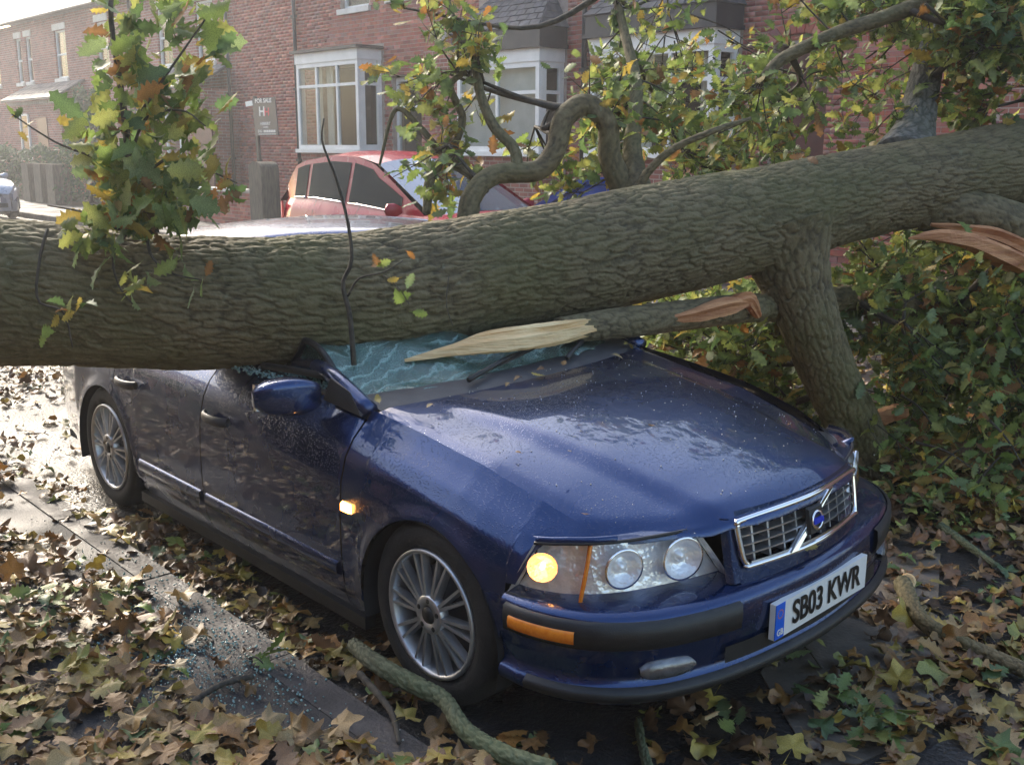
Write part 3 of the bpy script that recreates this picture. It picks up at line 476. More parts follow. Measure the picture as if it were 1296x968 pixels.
def bark_tube(pts, rad, nu, nv, seed, cl=.13, cw=.03, amp=.0105, lump=.04, knots=()):
    """closed log with fissured bark carved into its surface; returns verts, quads, bark height"""
    P = spline(pts, nu); Rr = spline(np.asarray(rad, float)[:, None], nu)[:, 0]; L = np.concatenate([[0], np.cumsum(np.linalg.norm(np.diff(P, axis=0), axis=1))]); per = max(6, int(round(2*math.pi*Rr.mean()/cw)))
    R0 = rings(P, np.ones(nu), nv); D = R0-P[:, None]; U = np.repeat(L[:, None], nv, 1); Vv = np.repeat(np.linspace(0, 1, nv, endpoint=False)[None], nu, 0); p4 = 8
    wx = vnoise(U*9, Vv*per, seed+1)+.5*vnoise(U*22, Vv*per*2, seed+2); f1, f2 = worley(U/cl+wx*.9+3, (Vv*per+.7*(vnoise(U*14, Vv*per, seed+3)-.5)) % per, per, seed); h = sst(.02, .34, f2-f1)
    g1, g2 = worley(U/cl*2.6+3, (Vv*per*2) % (per*2), per*2, seed+5); h2 = sst(0, .35, g2-g1); lo = vnoise(U*2.5, Vv*p4, seed+7)-.5; lo2 = vnoise(U*8, Vv*p4*2, seed+8)-.5
    rr = Rr[:, None]*(1+lump*2*lo+lump*.8*lo2)+amp*(h-.6)+amp*.35*(h2-.6)
    Vt = P[:, None]+D*rr[..., None]; bark = (.25+.5*h+.2*h2+.15*lo2)
    i, j = np.meshgrid(np.arange(nu-1), np.arange(nv), indexing='ij'); q = np.stack([i*nv+j, i*nv+(j+1) % nv, (i+1)*nv+(j+1) % nv, (i+1)*nv+j], -1).reshape(-1, 4)
    V = Vt.reshape(-1, 3); V = np.vstack([V, P[0], P[-1]]); c0, c1 = len(V)-2, len(V)-1; j = np.arange(nv)
    caps = np.concatenate([np.stack([np.full(nv, c0), (j+1) % nv, j, j], 1)[:, :3], np.stack([np.full(nv, c1), (nu-1)*nv+j, (nu-1)*nv+(j+1) % nv], 1)])
    T = np.vstack([q[:, [0, 1, 2]], q[:, [0, 2, 3]], caps]); return V, T, np.concatenate([bark.ravel(), [.5, .5]])
# ---------------------------------------------------------------- the fallen oak
TK = [(-4.7, -3.85, .62), (-3.9, -3.1, .86), (-2.95, -2.27, 1.08), at(0, 371, 4.2), at(230, 382, 4.22), at(450, 376, 4.3), at(640, 341, 4.52), at(790, 314, 4.78), at(950, 280, 5.08), at(1100, 243, 5.38), at(1296, 203, 5.8), at(1480, 150, 6.3), at(1700, 90, 7.)]
TR = [.52, .40, .33, .290, .268, .262, .252, .255, .25, .225, .225, .19, .14]
tree = empty('fallen_tree', (-4.7, -3.85, 0), 'huge fallen oak trunk with green and yellow leaves crushing the blue car', 'tree')
V, T, b = bark_tube(TK, TR, 900, 250, 3); obj('trunk', V, T, M['bark'], tree, True, uv=b)
g = G()
for k in range(7):
    a = 2*math.pi*k/7; p0 = np.array((-4.6, -3.77, .62)); dr_ = np.array([-.55, -.5, 0])+.75*np.array([-.68*math.cos(a), .73*math.cos(a), math.sin(a)]); g.tube(spline([p0, p0+dr_*.5, p0+dr_*1.0+(0, 0, -.1)], 8), np.linspace(.2, .04, 8), 9)
g.obj('roots', M['twig'], tree, True)
def limb(name, K, r, nu, nv, seed, mat='bark', **kw): V, T, b = bark_tube(K, r, nu, nv, seed, **kw); return obj(name, V, T, M[mat], tree, True, uv=b)
limb('limb', [at(985, 285, 5.12), at(1003, 345, 5.14), at(1025, 410, 5.2), at(1057, 490, 5.36), at(1088, 555, 5.55), at(1100, 590, 5.65)], [.27, .175, .145, .138, .135, .16], 320, 130, 21, cl=.1, cw=.035, amp=.008)
limb('limb', [at(1145, 205, 5.6), at(1158, 160, 5.75), at(1172, 95, 5.95), at(1190, 20, 6.2), at(1215, -90, 6.5)], [.17, .105, .085, .06, .04], 200, 90, 33, 'barkgrey', cl=.08, cw=.03, amp=.006)
BR = {'swan': ([(592, 285, 5.2), (597, 250, 5.2), (625, 222, 5.25), (680, 216, 5.3), (703, 190, 5.3), (714, 150, 5.3), (742, 133, 5.32), (768, 158, 5.35), (772, 200, 5.4), (790, 240, 5.45), (800, 262, 5.4)], [.06, .052, .05, .052, .053, .055, .056, .055, .06, .075, .1]),
      'fork': ([(655, 214, 5.27), (650, 188, 5.3), (625, 160, 5.35), (608, 120, 5.4), (600, 80, 5.5), (575, 30, 5.6), (560, -30, 5.7)], [.03, .028, .026, .024, .022, .018, .012]),
      'over': ([(965, 100, 5.6), (992, 74, 5.6), (1060, 42, 5.6), (1120, 22, 5.6), (1185, -4, 5.6), (1300, -60, 5.7)], [.026, .032, .036, .04, .045, .05]),
      'sweep': ([(800, 262, 5.35), (815, 225, 5.3), (850, 190, 5.25), (905, 165, 5.2), (950, 150, 5.3)], [.035, .022, .018, .014, .008]),
      'back': ([(808, 250, 5.4), (800, 190, 5.5), (805, 110, 5.6), (790, 40, 5.8), (770, -40, 6.)], [.08, .05, .035, .025, .02]),
      'crook': ([(540, 270, 5.3), (545, 225, 5.35), (570, 190, 5.45), (585, 150, 5.5), (570, 110, 5.5), (590, 90, 5.55)], [.02, .026, .025, .022, .018, .014]),
      'low': ([(480, 210, 5.6), (500, 140, 5.6), (530, 160, 5.55), (560, 195, 5.5), (600, 225, 5.4)], [.006, .012, .016, .02, .024])}
for k, (K, r) in BR.items(): limb('bough', [at(*q) for q in K], r, 90, 26, 40+len(k), cl=.06, cw=.025, amp=.003)
# broken limb under the trunk with torn pale wood
limb('broken_limb', [at(708, 418, 4.32), at(800, 407, 4.55), at(930, 392, 4.95), at(1000, 388, 5.3), at(1100, 378, 5.6), at(1215, 408, 5.9)], [.055, .066, .068, .07, .062, .035], 260, 60, 52, cl=.09, cw=.03, amp=.005)
def splinter(name, K, w_, h_, mat, seed, nu=60, nv=16):
    """torn fibres: a flattened tapering bolt with ragged grooves along the grain"""
    P = spline([at(*q) for q in K], nu); W = spline(np.array(w_)[:, None], nu)[:, 0]; H = spline(np.array(h_)[:, None], nu)[:, 0]; D = rings(P, np.ones(nu), nv)-P[:, None]; r = np.random.default_rng(seed)
    gr = r.uniform(.62, 1.12, nv)[None]*(1+.16*r.normal(size=(nu, nv)).cumsum(0)/8); up = np.abs(D @ CU); V = P[:, None]+D*(np.where(up > .7, H[:, None], W[:, None])*gr)[..., None]; o = G().grid(V, closev=True); n = nv
    o.f.append(tuple(range(n))); o.f.append(tuple((nu-1)*n+i for i in range(n))[::-1]); return o.obj(name, M[mat], tree)
splinter('torn_wood', [(512, 456, 4.0), (560, 445, 4.02), (610, 436, 4.05), (665, 429, 4.12), (712, 420, 4.26), (775, 410, 4.47)], [.01, .035, .05, .06, .058, .02], [.005, .02, .036, .042, .046, .02], 'heart', 1)
splinter('torn_wood', [(575, 436, 4.05), (620, 424, 4.07), (690, 415, 4.17), (745, 405, 4.36)], [.008, .03, .036, .01], [.006, .018, .026, .008], 'heart', 2)
splinter('torn_bark', [(835, 405, 4.6), (870, 400, 4.68), (915, 388, 4.79), (950, 383, 4.86)], [.01, .045, .05, .01], [.006, .032, .046, .012], 'torn', 3); splinter('torn_bark', [(912, 400, 4.83), (925, 385, 4.83), (945, 378, 4.86), (960, 400, 4.92)], [.01, .03, .04, .02], [.01, .03, .03, .02], 'torn', 4)
splinter('torn_wood', [(1150, 302, 5.15), (1185, 299, 5.15), (1225, 306, 5.2), (1270, 325, 5.25), (1340, 360, 5.4)], [.006, .05, .06, .075, .08], [.006, .034, .045, .055, .06], 'torn', 5); splinter('torn_wood', [(1178, 284, 5.3), (1215, 290, 5.3), (1262, 300, 5.35), (1330, 335, 5.5)], [.01, .04, .06, .07], [.008, .02, .04, .06], 'torn', 6)
limb('broken_limb', [at(1165, 268, 5.5), at(1220, 268, 5.45), at(1280, 285, 5.45), at(1360, 320, 5.6)], [.1, .11, .12, .12], 120, 60, 61, cl=.1, cw=.04, amp=.008)
# ---- foliage: boughs feed sprays, sprays carry leaves
TW = G(); LP = []; LN = []; SP = []
def spray(p0, p1, nleaf, spread=.16, r0=.006, singles=False):
    p0, p1 = np.array(p0, float), np.array(p1, float); mid = (p0+p1)/2+RNG.normal(size=3)*.05*np.linalg.norm(p1-p0); K = spline([p0, mid, p1], 9); TW.tube(K, np.linspace(r0, .0018, 9), 5)
    for _ in range(max(1, nleaf//7)):
        a = K[RNG.integers(3, 9)]; d = RNG.normal(size=3)*np.array([1, 1, .75]); d /= np.linalg.norm(d); e = a+d*spread*RNG.uniform(.5, 1.2)+(p1-p0)*.15; TW.tube([a, (a+e)/2+RNG.normal(size=3)*.01, e], (.003, .0024, .0014), 4)
        for _ in range(7):
            t = RNG.uniform(.35, 1.05); q = a+(e-a)*t+RNG.normal(size=3)*.035; (SP if singles else LP).append(q); (None if singles else LN.append(RNG.normal(size=3)*.7+np.array([-.25, -.2, .8])))
ANCH = np.vstack([spline([at(*q) for q in BR[k][0]], 14) for k in ('over', 'back', 'swan', 'sweep')]+[spline([at(1145, 205, 5.6), at(1172, 95, 5.95), at(1215, -90, 6.5)], 12), spline(TK[7:], 30), spline([at(1003, 345, 5.14), at(1057, 490, 5.36)], 5), spline([at(800, 407, 4.62), at(1100, 378, 5.6), at(1215, 408, 5.9)], 12)])
BOUGH = []
def fill(n, pxr, pyr, dr, nl, keep=lambda x, y: True, boughs=6):
    """boughs grow from the tree into a region, then sprays leave the nearest bough"""
    loc = [];
    for _ in range(boughs):
        p = at(RNG.uniform(*pxr), RNG.uniform(*pyr), RNG.uniform(*dr)); p[2] = max(p[2], .2); a = ANCH[np.argmin(((ANCH-p)**2).sum(1))]; K = spline([a, (a+p)/2+RNG.normal(size=3)*.12, p], 12); TW.tube(K, np.linspace(.022, .006, 12), 7); loc.append(K[3:])
    A = np.vstack(loc+[ANCH]); c = 0; tr = 0
    while c < n and tr < n*20:
        tr += 1; x, y = RNG.uniform(*pxr), RNG.uniform(*pyr)
        if not keep(x, y): continue
        p = at(x, y, RNG.uniform(*dr))
        if p[2] < .12 or (p[0] > -.75 and p[0] < 1.1 and abs(p[1]) < 1.0 and p[2] < 1.2): continue
        near = A[np.argmin(((A-p)**2).sum(1))]; v = p-near; L = np.linalg.norm(v); st = near if L < .75 else p-v/L*.6-np.array([0, 0, .06]); spray(st, p, nl); c += 1
fill(285, (770, 1420), (-130, 235), (5.6, 7.6), 26, lambda x, y: not (960 < x < 1050 and 15 < y < 110 and RNG.random() < .85) and not (x < 930 and y < 110 and RNG.random() < .55) and (y < 300-.18*(x-640)) and not (1110 < x < 1200 and 70 < y < 200 and RNG.random() < .8), 12)
fill(30, (640, 800), (60, 250), (5.3, 6.0), 14, lambda x, y: x > 745 or y > 215, 2)
fill(34, (485, 625), (-20, 255), (5.2, 5.8), 14, lambda x, y: not (500 < x < 540 and y > 150), 4)
fill(150, (815, 1330), (345, 560), (5.5, 7.2), 28, lambda x, y: y > 350 and not (x < 1080 and y > 380+(x-815)*.75+60), 8)
fill(120, (1110, 1400), (290, 640), (5.2, 6.6), 28, lambda x, y: y > 330, 6)
fill(60, (1040, 1400), (275, 360), (5.9, 7.6), 28, boughs=4)
fill(50, (1050, 1330), (-20, 130), (5.25, 5.8), 21, lambda x, y: y < 130-.1*(x-1050) and x > 1200 and y < 70, 3)
fill(24, (830, 990), (355, 470), (5.2, 6.2), 21, boughs=2)
def cloud(n, cx, cy, rx, ry, d0, d1):
    for _ in range(n):
        a = RNG.uniform(0, 6.28); r = math.sqrt(RNG.random()); LP.append(at(cx+rx*r*math.cos(a), cy+ry*r*math.sin(a), RNG.uniform(d0, d1))); LN.append(RNG.normal(size=3)*.8+np.array([-.2, -.4, .5]))
cloud(70, 205, 50, 80, 70, 3.85, 4.3); cloud(130, 190, 165, 95, 75, 3.8, 4.3); cloud(90, 200, 240, 95, 45, 3.75, 4.1); cloud(40, 140, 285, 60, 35, 3.72, 3.9)
n = len(LP); LPa = np.array(LP); LNa = np.array(LN); cols = np.where(RNG.random((n, 1)) < .16, pick(AUT, n), pick(GREEN, n))
leaves('foliage', LPa, rotm(n, LNa, RNG.uniform(0, 6.28, n), np.full(n, .35)), RNG.uniform(.06, .115, n), OAK, cols, M['leaf'], tree)
# the leafy shoot standing on the trunk at the left, and other leaves large enough to pick out
def single(p, sc, nrm=(-.2, -.4, .5), tilt=.6, aut=.2, shape='oak', pal=None):
    R = rotm(1, np.array([nrm], float), RNG.uniform(0, 6.28, 1), np.array([tilt]))[0]; a = RNG.random() < aut; P_, pid = (AUT, 'a') if a else (GREEN, 'g'); inst('leaf', leafmesh(shape, int(RNG.integers(0, 4)), int(RNG.integers(0, len(P_))), P_, M['leaf'], pid), m4(R, p, sc), tree)
stem = [at(196, 296, 4.0), at(178, 250, 3.97), at(165, 215, 3.95), at(158, 150, 3.95), at(148, 80, 3.95), at(140, 10, 3.95), at(150, -60, 4.)]; TW.tube(spline(stem, 20), np.linspace(.02, .008, 20), 8)
for K in ([(170, 235, 3.95), (215, 200, 3.9), (262, 215, 3.85), (300, 232, 3.8)], [(160, 170, 3.95), (200, 110, 3.9), (235, 60, 3.9), (270, 10, 3.9)], [(168, 225, 3.95), (120, 200, 3.9), (70, 180, 3.9), (15, 145, 3.9)], [(190, 285, 3.95), (150, 290, 3.8), (110, 270, 3.75), (60, 260, 3.75)], [(185, 280, 3.9), (190, 320, 3.78), (215, 345, 3.76), (258, 355, 3.76)], [(180, 270, 3.9), (145, 320, 3.76), (150, 360, 3.76), (168, 385, 3.76)], [(60, 290, 3.8), (50, 330, 3.76), (48, 380, 3.76), (80, 395, 3.76), (92, 440, 3.76)], [(165, 200, 3.95), (185, 150, 3.85), (230, 140, 3.8), (260, 160, 3.8)]):
    K = spline([at(*q) for q in K], 16); TW.tube(K, np.linspace(.007, .0025, 16), 6)
def blob(n, cx, cy, rx, ry, d0, d1, s0=.1, s1=.165, aut=.2):
    for _ in range(n):
        a = RNG.uniform(0, 6.28); r = math.sqrt(RNG.random()); single(at(cx+rx*r*math.cos(a), cy+ry*r*math.sin(a), RNG.uniform(d0, d1)), RNG.uniform(s0, s1), aut=aut)
blob(34, 205, 55, 75, 65, 3.8, 4.1); blob(62, 190, 165, 88, 75, 3.75, 4.05); blob(40, 205, 245, 95, 45, 3.7, 4.); blob(22, 140, 285, 60, 40, 3.7, 3.85); blob(9, 80, 400, 26, 40, 3.74, 3.8, .06, .09, .35); blob(8, 165, 350, 22, 28, 3.72, 3.8, .07, .1, .35); blob(10, 240, 335, 26, 34, 3.72, 3.8, .06, .1, .15); blob(8, 290, 235, 22, 22, 3.78, 3.85, .05, .08, .6); blob(5, 20, 150, 25, 25, 3.88, 3.92, .04, .07, .6)
# sprig and bare shoots in front of the trunk
TW.tube(spline([at(*q) for q in [(448, 462, 3.92), (443, 400, 3.9), (434, 360, 3.9), (445, 330, 3.88), (440, 280, 3.86), (425, 225, 3.84), (408, 180, 3.82), (410, 150, 3.8)]], 24), np.linspace(.011, .003, 24), 7); TW.tube(spline([at(*q) for q in [(440, 375, 3.9), (455, 352, 3.86), (485, 345, 3.84), (510, 330, 3.84)]], 10), np.linspace(.005, .002, 10), 6); TW.tube(spline([at(*q) for q in [(485, 348, 3.85), (505, 365, 3.83), (518, 385, 3.83)]], 8), .002, 5); TW.tube(spline([at(*q) for q in [(568, 350, 4.05), (565, 385, 4.04), (573, 412, 4.03)]], 8), .002, 5)
for x, y, s, a in ((470, 338, .05, 1), (482, 336, .05, 1), (495, 330, .055, 0), (515, 318, .04, 1), (505, 352, .045, 1), (520, 372, .075, 0), (508, 385, .065, 0), (522, 395, .06, 0), (515, 365, .06, 0)): single(at(x, y, 3.82), s, nrm=-ray(x, y), tilt=.4, aut=a)
# bright leaves low on the right
TWs = [((1180, 600, 5.1), (1235, 560, 4.95)), ((1160, 560, 5.2), (1240, 600, 4.9)), ((1230, 620, 5.0), (1290, 560, 4.9)), ((1140, 500, 5.4), (1185, 545, 5.2)), ((1250, 530, 5.1), (1300, 600, 4.9))]
for a, b in TWs: TW.tube(spline([at(*a), (at(*a)+at(*b))/2+(0, 0, .03), at(*b)], 9), np.linspace(.008, .002, 9), 6)
blob(30, 1225, 580, 55, 50, 4.85, 5.15, .07, .11, .22); blob(24, 1265, 520, 45, 60, 4.95, 5.3, .07, .11, .35); blob(14, 1155, 535, 35, 40, 5.2, 5.5, .07, .1, .45); blob(18, 1250, 625, 50, 28, 4.85, 5.05, .06, .1, .25)
for x, y in ((1018, 196), (1022, 200)): single(at(x, y, 4.9), .07, aut=1)
TW.obj('twigs', M['twig'], tree, True, kind='stuff')
# ---------------------------------------------------------------- the crushed blue saloon
car = empty('saloon_car', (0, 0, 0), 'dark blue saloon car with its roof crushed under the fallen trunk', 'car')
TPTS = spline(TK, 260); TRAD = spline(np.array(TR)[:, None], 260)[:, 0]
def XF(v): v = np.array(v, float).reshape(-1, 3); v[:, 2] += .036*v[:, 1]; return v
class B(G):
    def out(s, name, mat, parent=None, smooth=True, xf=True): return obj(name, XF(s.v) if xf else s.v, s.f, M[mat], parent or car, smooth)
def both(fn):
    for s in (-1, 1): fn(s)
def fx(y):   # plan curve of the bonnet's front edge
    return ip(abs(y), [0, .15, .26, .33, .38, .44, .55, .63, .70], [.835, .83, .815, .79, .755, .71, .62, .53, .45])
NU, NV = 56, 72
u = np.linspace(0, 1, NU); vv = np.linspace(-1, 1, NV); Pb = np.zeros((NU, NV, 3))
for i, a in enumerate(u):
    hw = ip(a, [0, .35, .6, .8, 1], [.70, .70, .69, .665, .64])
    for j, t in enumerate(vv):
        y = t*hw; xc = -.33-.13*t*t; x = xc+(fx(y)-xc)*a; zc = ip(x, [-.5, -.3, 0, .3, .55, .72, .80, .84], [.93, .916, .892, .855, .812, .775, .75, .73]); ze = ip(x, [-.5, -.2, .1, .35, .5, .6, .75], [.905, .875, .835, .775, .73, .70, .68])
        cr = ip(a, [0, .5, 1], [.50, .44, .355]); rs = 1-sst(cr-.03, cr+.045, abs(y)); k = abs(t)**2.1
        z = zc*(1-k)+ze*k-.014+.022*rs*float(sst(.0, .35, a))+.014*float(1-sst(0, .35, a)); z -= .018*sst(.9, 1, a)**2+.012*sst(.93, 1, abs(t)); Pb[i, j] = (x, y, z)
edge = np.concatenate([Pb[-1:]+np.array([.004, 0, -.018])], 0); Pb2 = np.concatenate([Pb, edge], 0)
B().grid(Pb2).out('bonnet', 'blue')
def btop(x):  # top edge of the side panels: bonnet edge, then waist line
    y = ip(x, [-3.62, -3.2, -2.3, -1.3, -.5, -.45, 0, .2, .35, .5, .58], [.66, .70, .72, .725, .725, .712, .71, .70, .685, .655, .615]); z = ip(x, [-3.62, -3.3, -2.3, -1.3, -.5, -.2, .1, .35, .5, .58], [.93, .965, .955, .93, .902, .872, .832, .772, .722, .69]); return y, z
def width(x): return ip(x, [-3.5, -3.35, -2.95, -2.2, -.3, .2, .4, .5, .6], [.66, .765, .845, .862, .862, .858, .835, .805, .745])
WX = (0., -2.56); AR = .352
def bot(x):
    z = .185
    for wx in WX:
        d = abs(x-wx)
        if d < AR: z = max(z, .30+math.sqrt(AR*AR-d*d))
        elif d < AR+.012: z = max(z, .25)
    return z
def sidegrid(x0, x1, n, s, rows=26, zmin=None):
    xs = np.linspace(x0, x1, n); xs = np.unique(np.concatenate([xs]+[wx+AR*np.sin(np.linspace(-math.pi/2, math.pi/2, 41)) for wx in WX])); xs = xs[(xs >= min(x0, x1)-1e-6) & (xs <= max(x0, x1)+1e-6)]; P = []
    for x in xs:
        ty, tz = btop(x); W = width(x); zb = bot(x) if zmin is None else max(bot(x), zmin(x)); col_ = []
        for r in np.linspace(0, 1, rows):
            z = tz+(zb-tz)*r; q = (z-.185)/(tz-.185); y = ip(q, [0, .12, .3, .5, .68, .8, .88, .95, 1], [W-.05, W-.012, W-.001, W, W-.008, W-.03, W-(W-ty)*.45, ty+(W-ty)*.2, ty])
            flare = max([math.exp(-((math.hypot(x-wx, z-.30)-AR)/.035)**2) for wx in WX])*.010 if z > .25 else 0; col_.append((x, s*(y+flare), z))
        P.append(col_)
    return np.array(P)
def side(s):
    hz = lambda x: .69 if x > .395 else .185
    B().grid(sidegrid(-.468, .575, 40, s, zmin=lambda x: ip(x, [.34, .352, .40, .42], [.18, .56, .565, .693]))).out('front_wing', 'blue')
    for nm, a, b in (('front_door', -1.515, -.476), ('rear_door', -2.42, -1.523), ('rear_quarter', -3.5, -2.428)):
        d = B().grid(sidegrid(a, b, 40, s)).out(nm, 'blue')
        if nm.endswith('door'):
            xs = np.linspace(max(a, -2.18)+.02, b-.02, 20); B().grid([[(x, s*(.862+w_), z) for w_, z in ((-.004, .318), (.005, .324), (.007, .345), (.005, .368), (-.004, .374))] for x in xs]).out('rub_strip', 'blue', d)
            hx = a+.17 if nm == 'front_door' else a+.2; B().grid([[(hx-.1+.2*i/9, s*(.868+.03*math.sin(math.pi*i/9)**.5+.011*math.cos(t)), .73+.02*math.sin(t)) for t in np.linspace(0, 2*math.pi, 8, endpoint=False)] for i in range(10)], closev=True).out('door_handle', 'grey_plastic', d)
            B().tube([(x, s*btop(x)[0], btop(x)[1]+.004) for x in np.linspace(a+.01, b-.01, 14)], .011, 8).out('waist_seal', 'black', d)
    # wheel arch liners and sill
    for wx in WX:
        th = np.linspace(-.25, math.pi+.25, 30); B().grid([[(wx+(AR-.004)*math.cos(t), s*y, .30+(AR-.004)*math.sin(t)) for y in (.858, .80, .56, .55)] for t in th]+[]).out('arch_liner', 'dark')
    B().box(-2.2, -.36, min(s*.80, s*.845), max(s*.80, s*.845), .155, .2).out('sill', 'black', smooth=False)
    # side repeater, lit
    B().hexa([(-.455, s*.861, .575), (-.40, s*.861, .575), (-.40, s*.861, .61), (-.455, s*.861, .61)], [(-.45, s*.874, .58), (-.405, s*.874, .58), (-.405, s*.874, .605), (-.45, s*.874, .605)]).out('side_repeater', 'amber_lit', smooth=False)
both(side)
# ---- bumper: profile swept round the nose
bc = np.array([(.352, .852), (.45, .846), (.56, .815), (.66, .755), (.745, .66), (.80, .55), (.845, .40), (.872, .22), (.885, 0)]); bc = np.vstack([bc, (bc[:-1]*[1, -1])[::-1]]); BC = spline(bc, 121); BT = np.gradient(BC, axis=0); BT /= np.linalg.norm(BT, axis=1)[:, None]; BN = np.stack([-BT[:, 1], BT[:, 0]], 1); BN *= np.sign((BN*(BC-[0, 0])).sum(1))[:, None]
def sweep(prof, i0=0, i1=121, pts=BC, nr=BN): return np.array([[(*(pts[i]+nr[i]*d), z) for d, z in prof] for i in range(i0, i1)])
prof = [(-.20, .542), (-.09, .539), (-.035, .535), (-.012, .528), (0, .518), (.004, .50), (.006, .47), (.004, .44), (.0, .41), (-.006, .38), (-.014, .345), (-.016, .325), (.004, .312), (.012, .298), (.006, .275), (-.03, .245), (-.12, .215)]
bmp = B().grid(sweep(prof)).out('front_bumper', 'blue')
sp = [(.003, .430), (.016, .438), (.020, .475), (.017, .512), (.004, .518)]
for a, b in ((2, 47), (74, 119)): B().grid(sweep(sp, a, b)).out('bumper_strip', 'black', bmp)
B().grid(sweep([(.000, .318), (.016, .309), (.022, .298), (.016, .282), (.002, .270)], 8, 113)).out('bumper_lip', 'black', bmp)
for a, b in ((4, 19), (102, 117)): B().grid(sweep([(.014, .449), (.024, .453), (.026, .472), (.024, .487), (.014, .491)], a, b)).out('side_reflector', 'amber', bmp)
def FH(a, b): t = np.linspace(-1, 1, b-a); return np.sqrt(1-np.abs(t)**3.5*.93)
def FS(a, b): h = FH(a, b); return np.stack([h*0+1, h*0+1, h], 1)[:, None, :]
def FO(a, b): h = FH(a, b); return np.stack([h*0, h*0, .363*(1-h)], 1)[:, None, :]
for a, b in ((29, 40), (81, 92)):
    f_ = B().grid(sweep([(-.02, .33), (.004, .336), (.010, .36), (.004, .392), (-.02, .396)], a, b)*FS(a, b)+FO(a, b)).out('fog_lamp', 'fog', bmp); B().grid(sweep([(.004, .33), (.013, .338), (.018, .36), (.013, .39), (.004, .396)], a, b)*FS(a, b)+FO(a, b)).out('fog_lens', 'lens', f_)
B().grid(sweep([(.004, .335), (.003, .37), (.003, .385)], 44, 77)).out('air_intake', 'black', bmp)
# ---- lamps
lc = np.array([(.355, .826), (.43, .812), (.52, .772), (.60, .70), (.66, .61), (.705, .50), (.737, .40), (.762, .30)])
def lamp(s):
    LC = spline(lc, 60); LTn = np.gradient(LC, axis=0); LTn /= np.linalg.norm(LTn, axis=1)[:, None]; LNn = np.stack([LTn[:, 1]*-1, LTn[:, 0]], 1); LNn *= np.sign((LNn*LC).sum(1))[:, None]
    def surf(t0b, t0t, t1b, t1t, off, n=40, rows=9, bulge=.012):
        P = []
        for i in range(n):
            col_ = []
            for r in np.linspace(0, 1, rows):
                a = t0b+(t0t-t0b)*r; b = t1b+(t1t-t1b)*r; t = a+(b-a)*i/(n-1); k = min(t, 1)*59; q = np.array([ip(k, range(60), LC[:, 0]), ip(k, range(60), LC[:, 1])]); nn = np.array([ip(k, range(60), LNn[:, 0]), ip(k, range(60), LNn[:, 1])])
                zt = ip(t, [0, .1, .3, .6, .85, 1], [.66, .686, .70, .705, .704, .698]); z = .53+(zt-.53)*r; d = off+bulge*math.sin(math.pi*r)-.035*r; q = q+nn*d; col_.append((q[0], s*q[1], z))
            P.append(col_)
        return np.array(P)
    hl = B().grid(surf(0, .14, 1.0, .84, -.045, bulge=.0)).out('headlight', 'reflector')
    B().grid(surf(.36, .40, 1.0, .84, .004)).out('headlight_lens', 'lens', hl); B().grid(surf(0, .14, .352, .392, .004)).out('indicator_lens', 'amber_lens', hl)
    for e0, e1 in ((0, .14), (.999, .839)): Q = [surf(e0, e1, e0+.001, e1+.001, o, n=2)[0] for o in (-.045, .005)]; B().grid(Q).out('lamp_wall', 'reflector', hl)
    for k in (0, 8): Q = [surf(0, .14, 1.0, .84, o, bulge=0.012 if o > -.05 else 0.)[:, k] for o in (-.045, .005)]; B().grid(Q).out('lamp_wall', 'reflector' if k == 0 else 'blue', hl)
    top = surf(0, .14, 1.0, .84, .006)[:, 8]; er = Pb2[-2]; ed = er[np.argsort(er[:, 1])]; P = []
    for q in top:
        yy = min(abs(q[1]), .639); b0 = np.array([ip(s*yy, ed[:, 1], ed[:, 0]), s*yy, ip(s*yy, ed[:, 1], ed[:, 2])]) if abs(q[1]) < .64 else q+np.array([.004, -s*.002, .024]); P.append([b0-(.012, 0, .006), b0*.5+q*.5+(.004, 0, .007), q+(.003, 0, .003), q+(.001, 0, -.004)])
    B().grid(P).out('lamp_apron', 'blue')
    B().tube(surf(0, .14, 1.0, .84, .006)[:, 0], .005, 6).out('lamp_seal', 'black', hl); B().tube(surf(0, .14, 1.0, .84, .006)[:, 8], .005, 6).out('lamp_seal', 'black', hl)
    dv = surf(.35, .39, .364, .404, .002, n=2); B().grid(np.concatenate([dv, surf(.35, .39, .364, .404, -.04, n=2)[::-1]], 0), closeu=True).out('lamp_divider', 'amber', hl)
    dirf = np.array([.93, s*.37, 0])
    for t, r in ((.53, .058), (.765, .064)):
        k = t*59; c0 = np.array([ip(k, range(60), LC[:, 0]), s*ip(k, range(60), LC[:, 1]), .626])-np.array([dirf[0], dirf[1], 0])*.036
        B().lathe([(r, .022), (r*.97, .018), (r*.8, .004), (r*.5, -.008), (.016, -.012), (.014, .012), (.0, .016)], c0, dirf, 28).out('lamp_bowl', 'reflector', hl); B().lathe([(r+.001, .018), (r+.003, .025), (r-.003, .025)], c0, dirf, 28).out('lamp_ring', 'chrome', hl)
    k = .2*59; c0 = np.array([ip(k, range(60), LC[:, 0]), s*ip(k, range(60), LC[:, 1]), .625])-np.array([.6, s*.8, 0])*.034
    B().lathe([(.045, .02), (.04, .0), (.02, -.015), (.0, -.02)], c0, (.6, s*.8, 0), 20).out('indicator_bowl', 'reflector', hl); B().lathe([(.0, .026), (.007, .023), (.009, .012), (.007, -.01)], c0, (.6, s*.8, 0), 14).out('indicator_bulb', 'amber_lit', hl)
both(lamp)
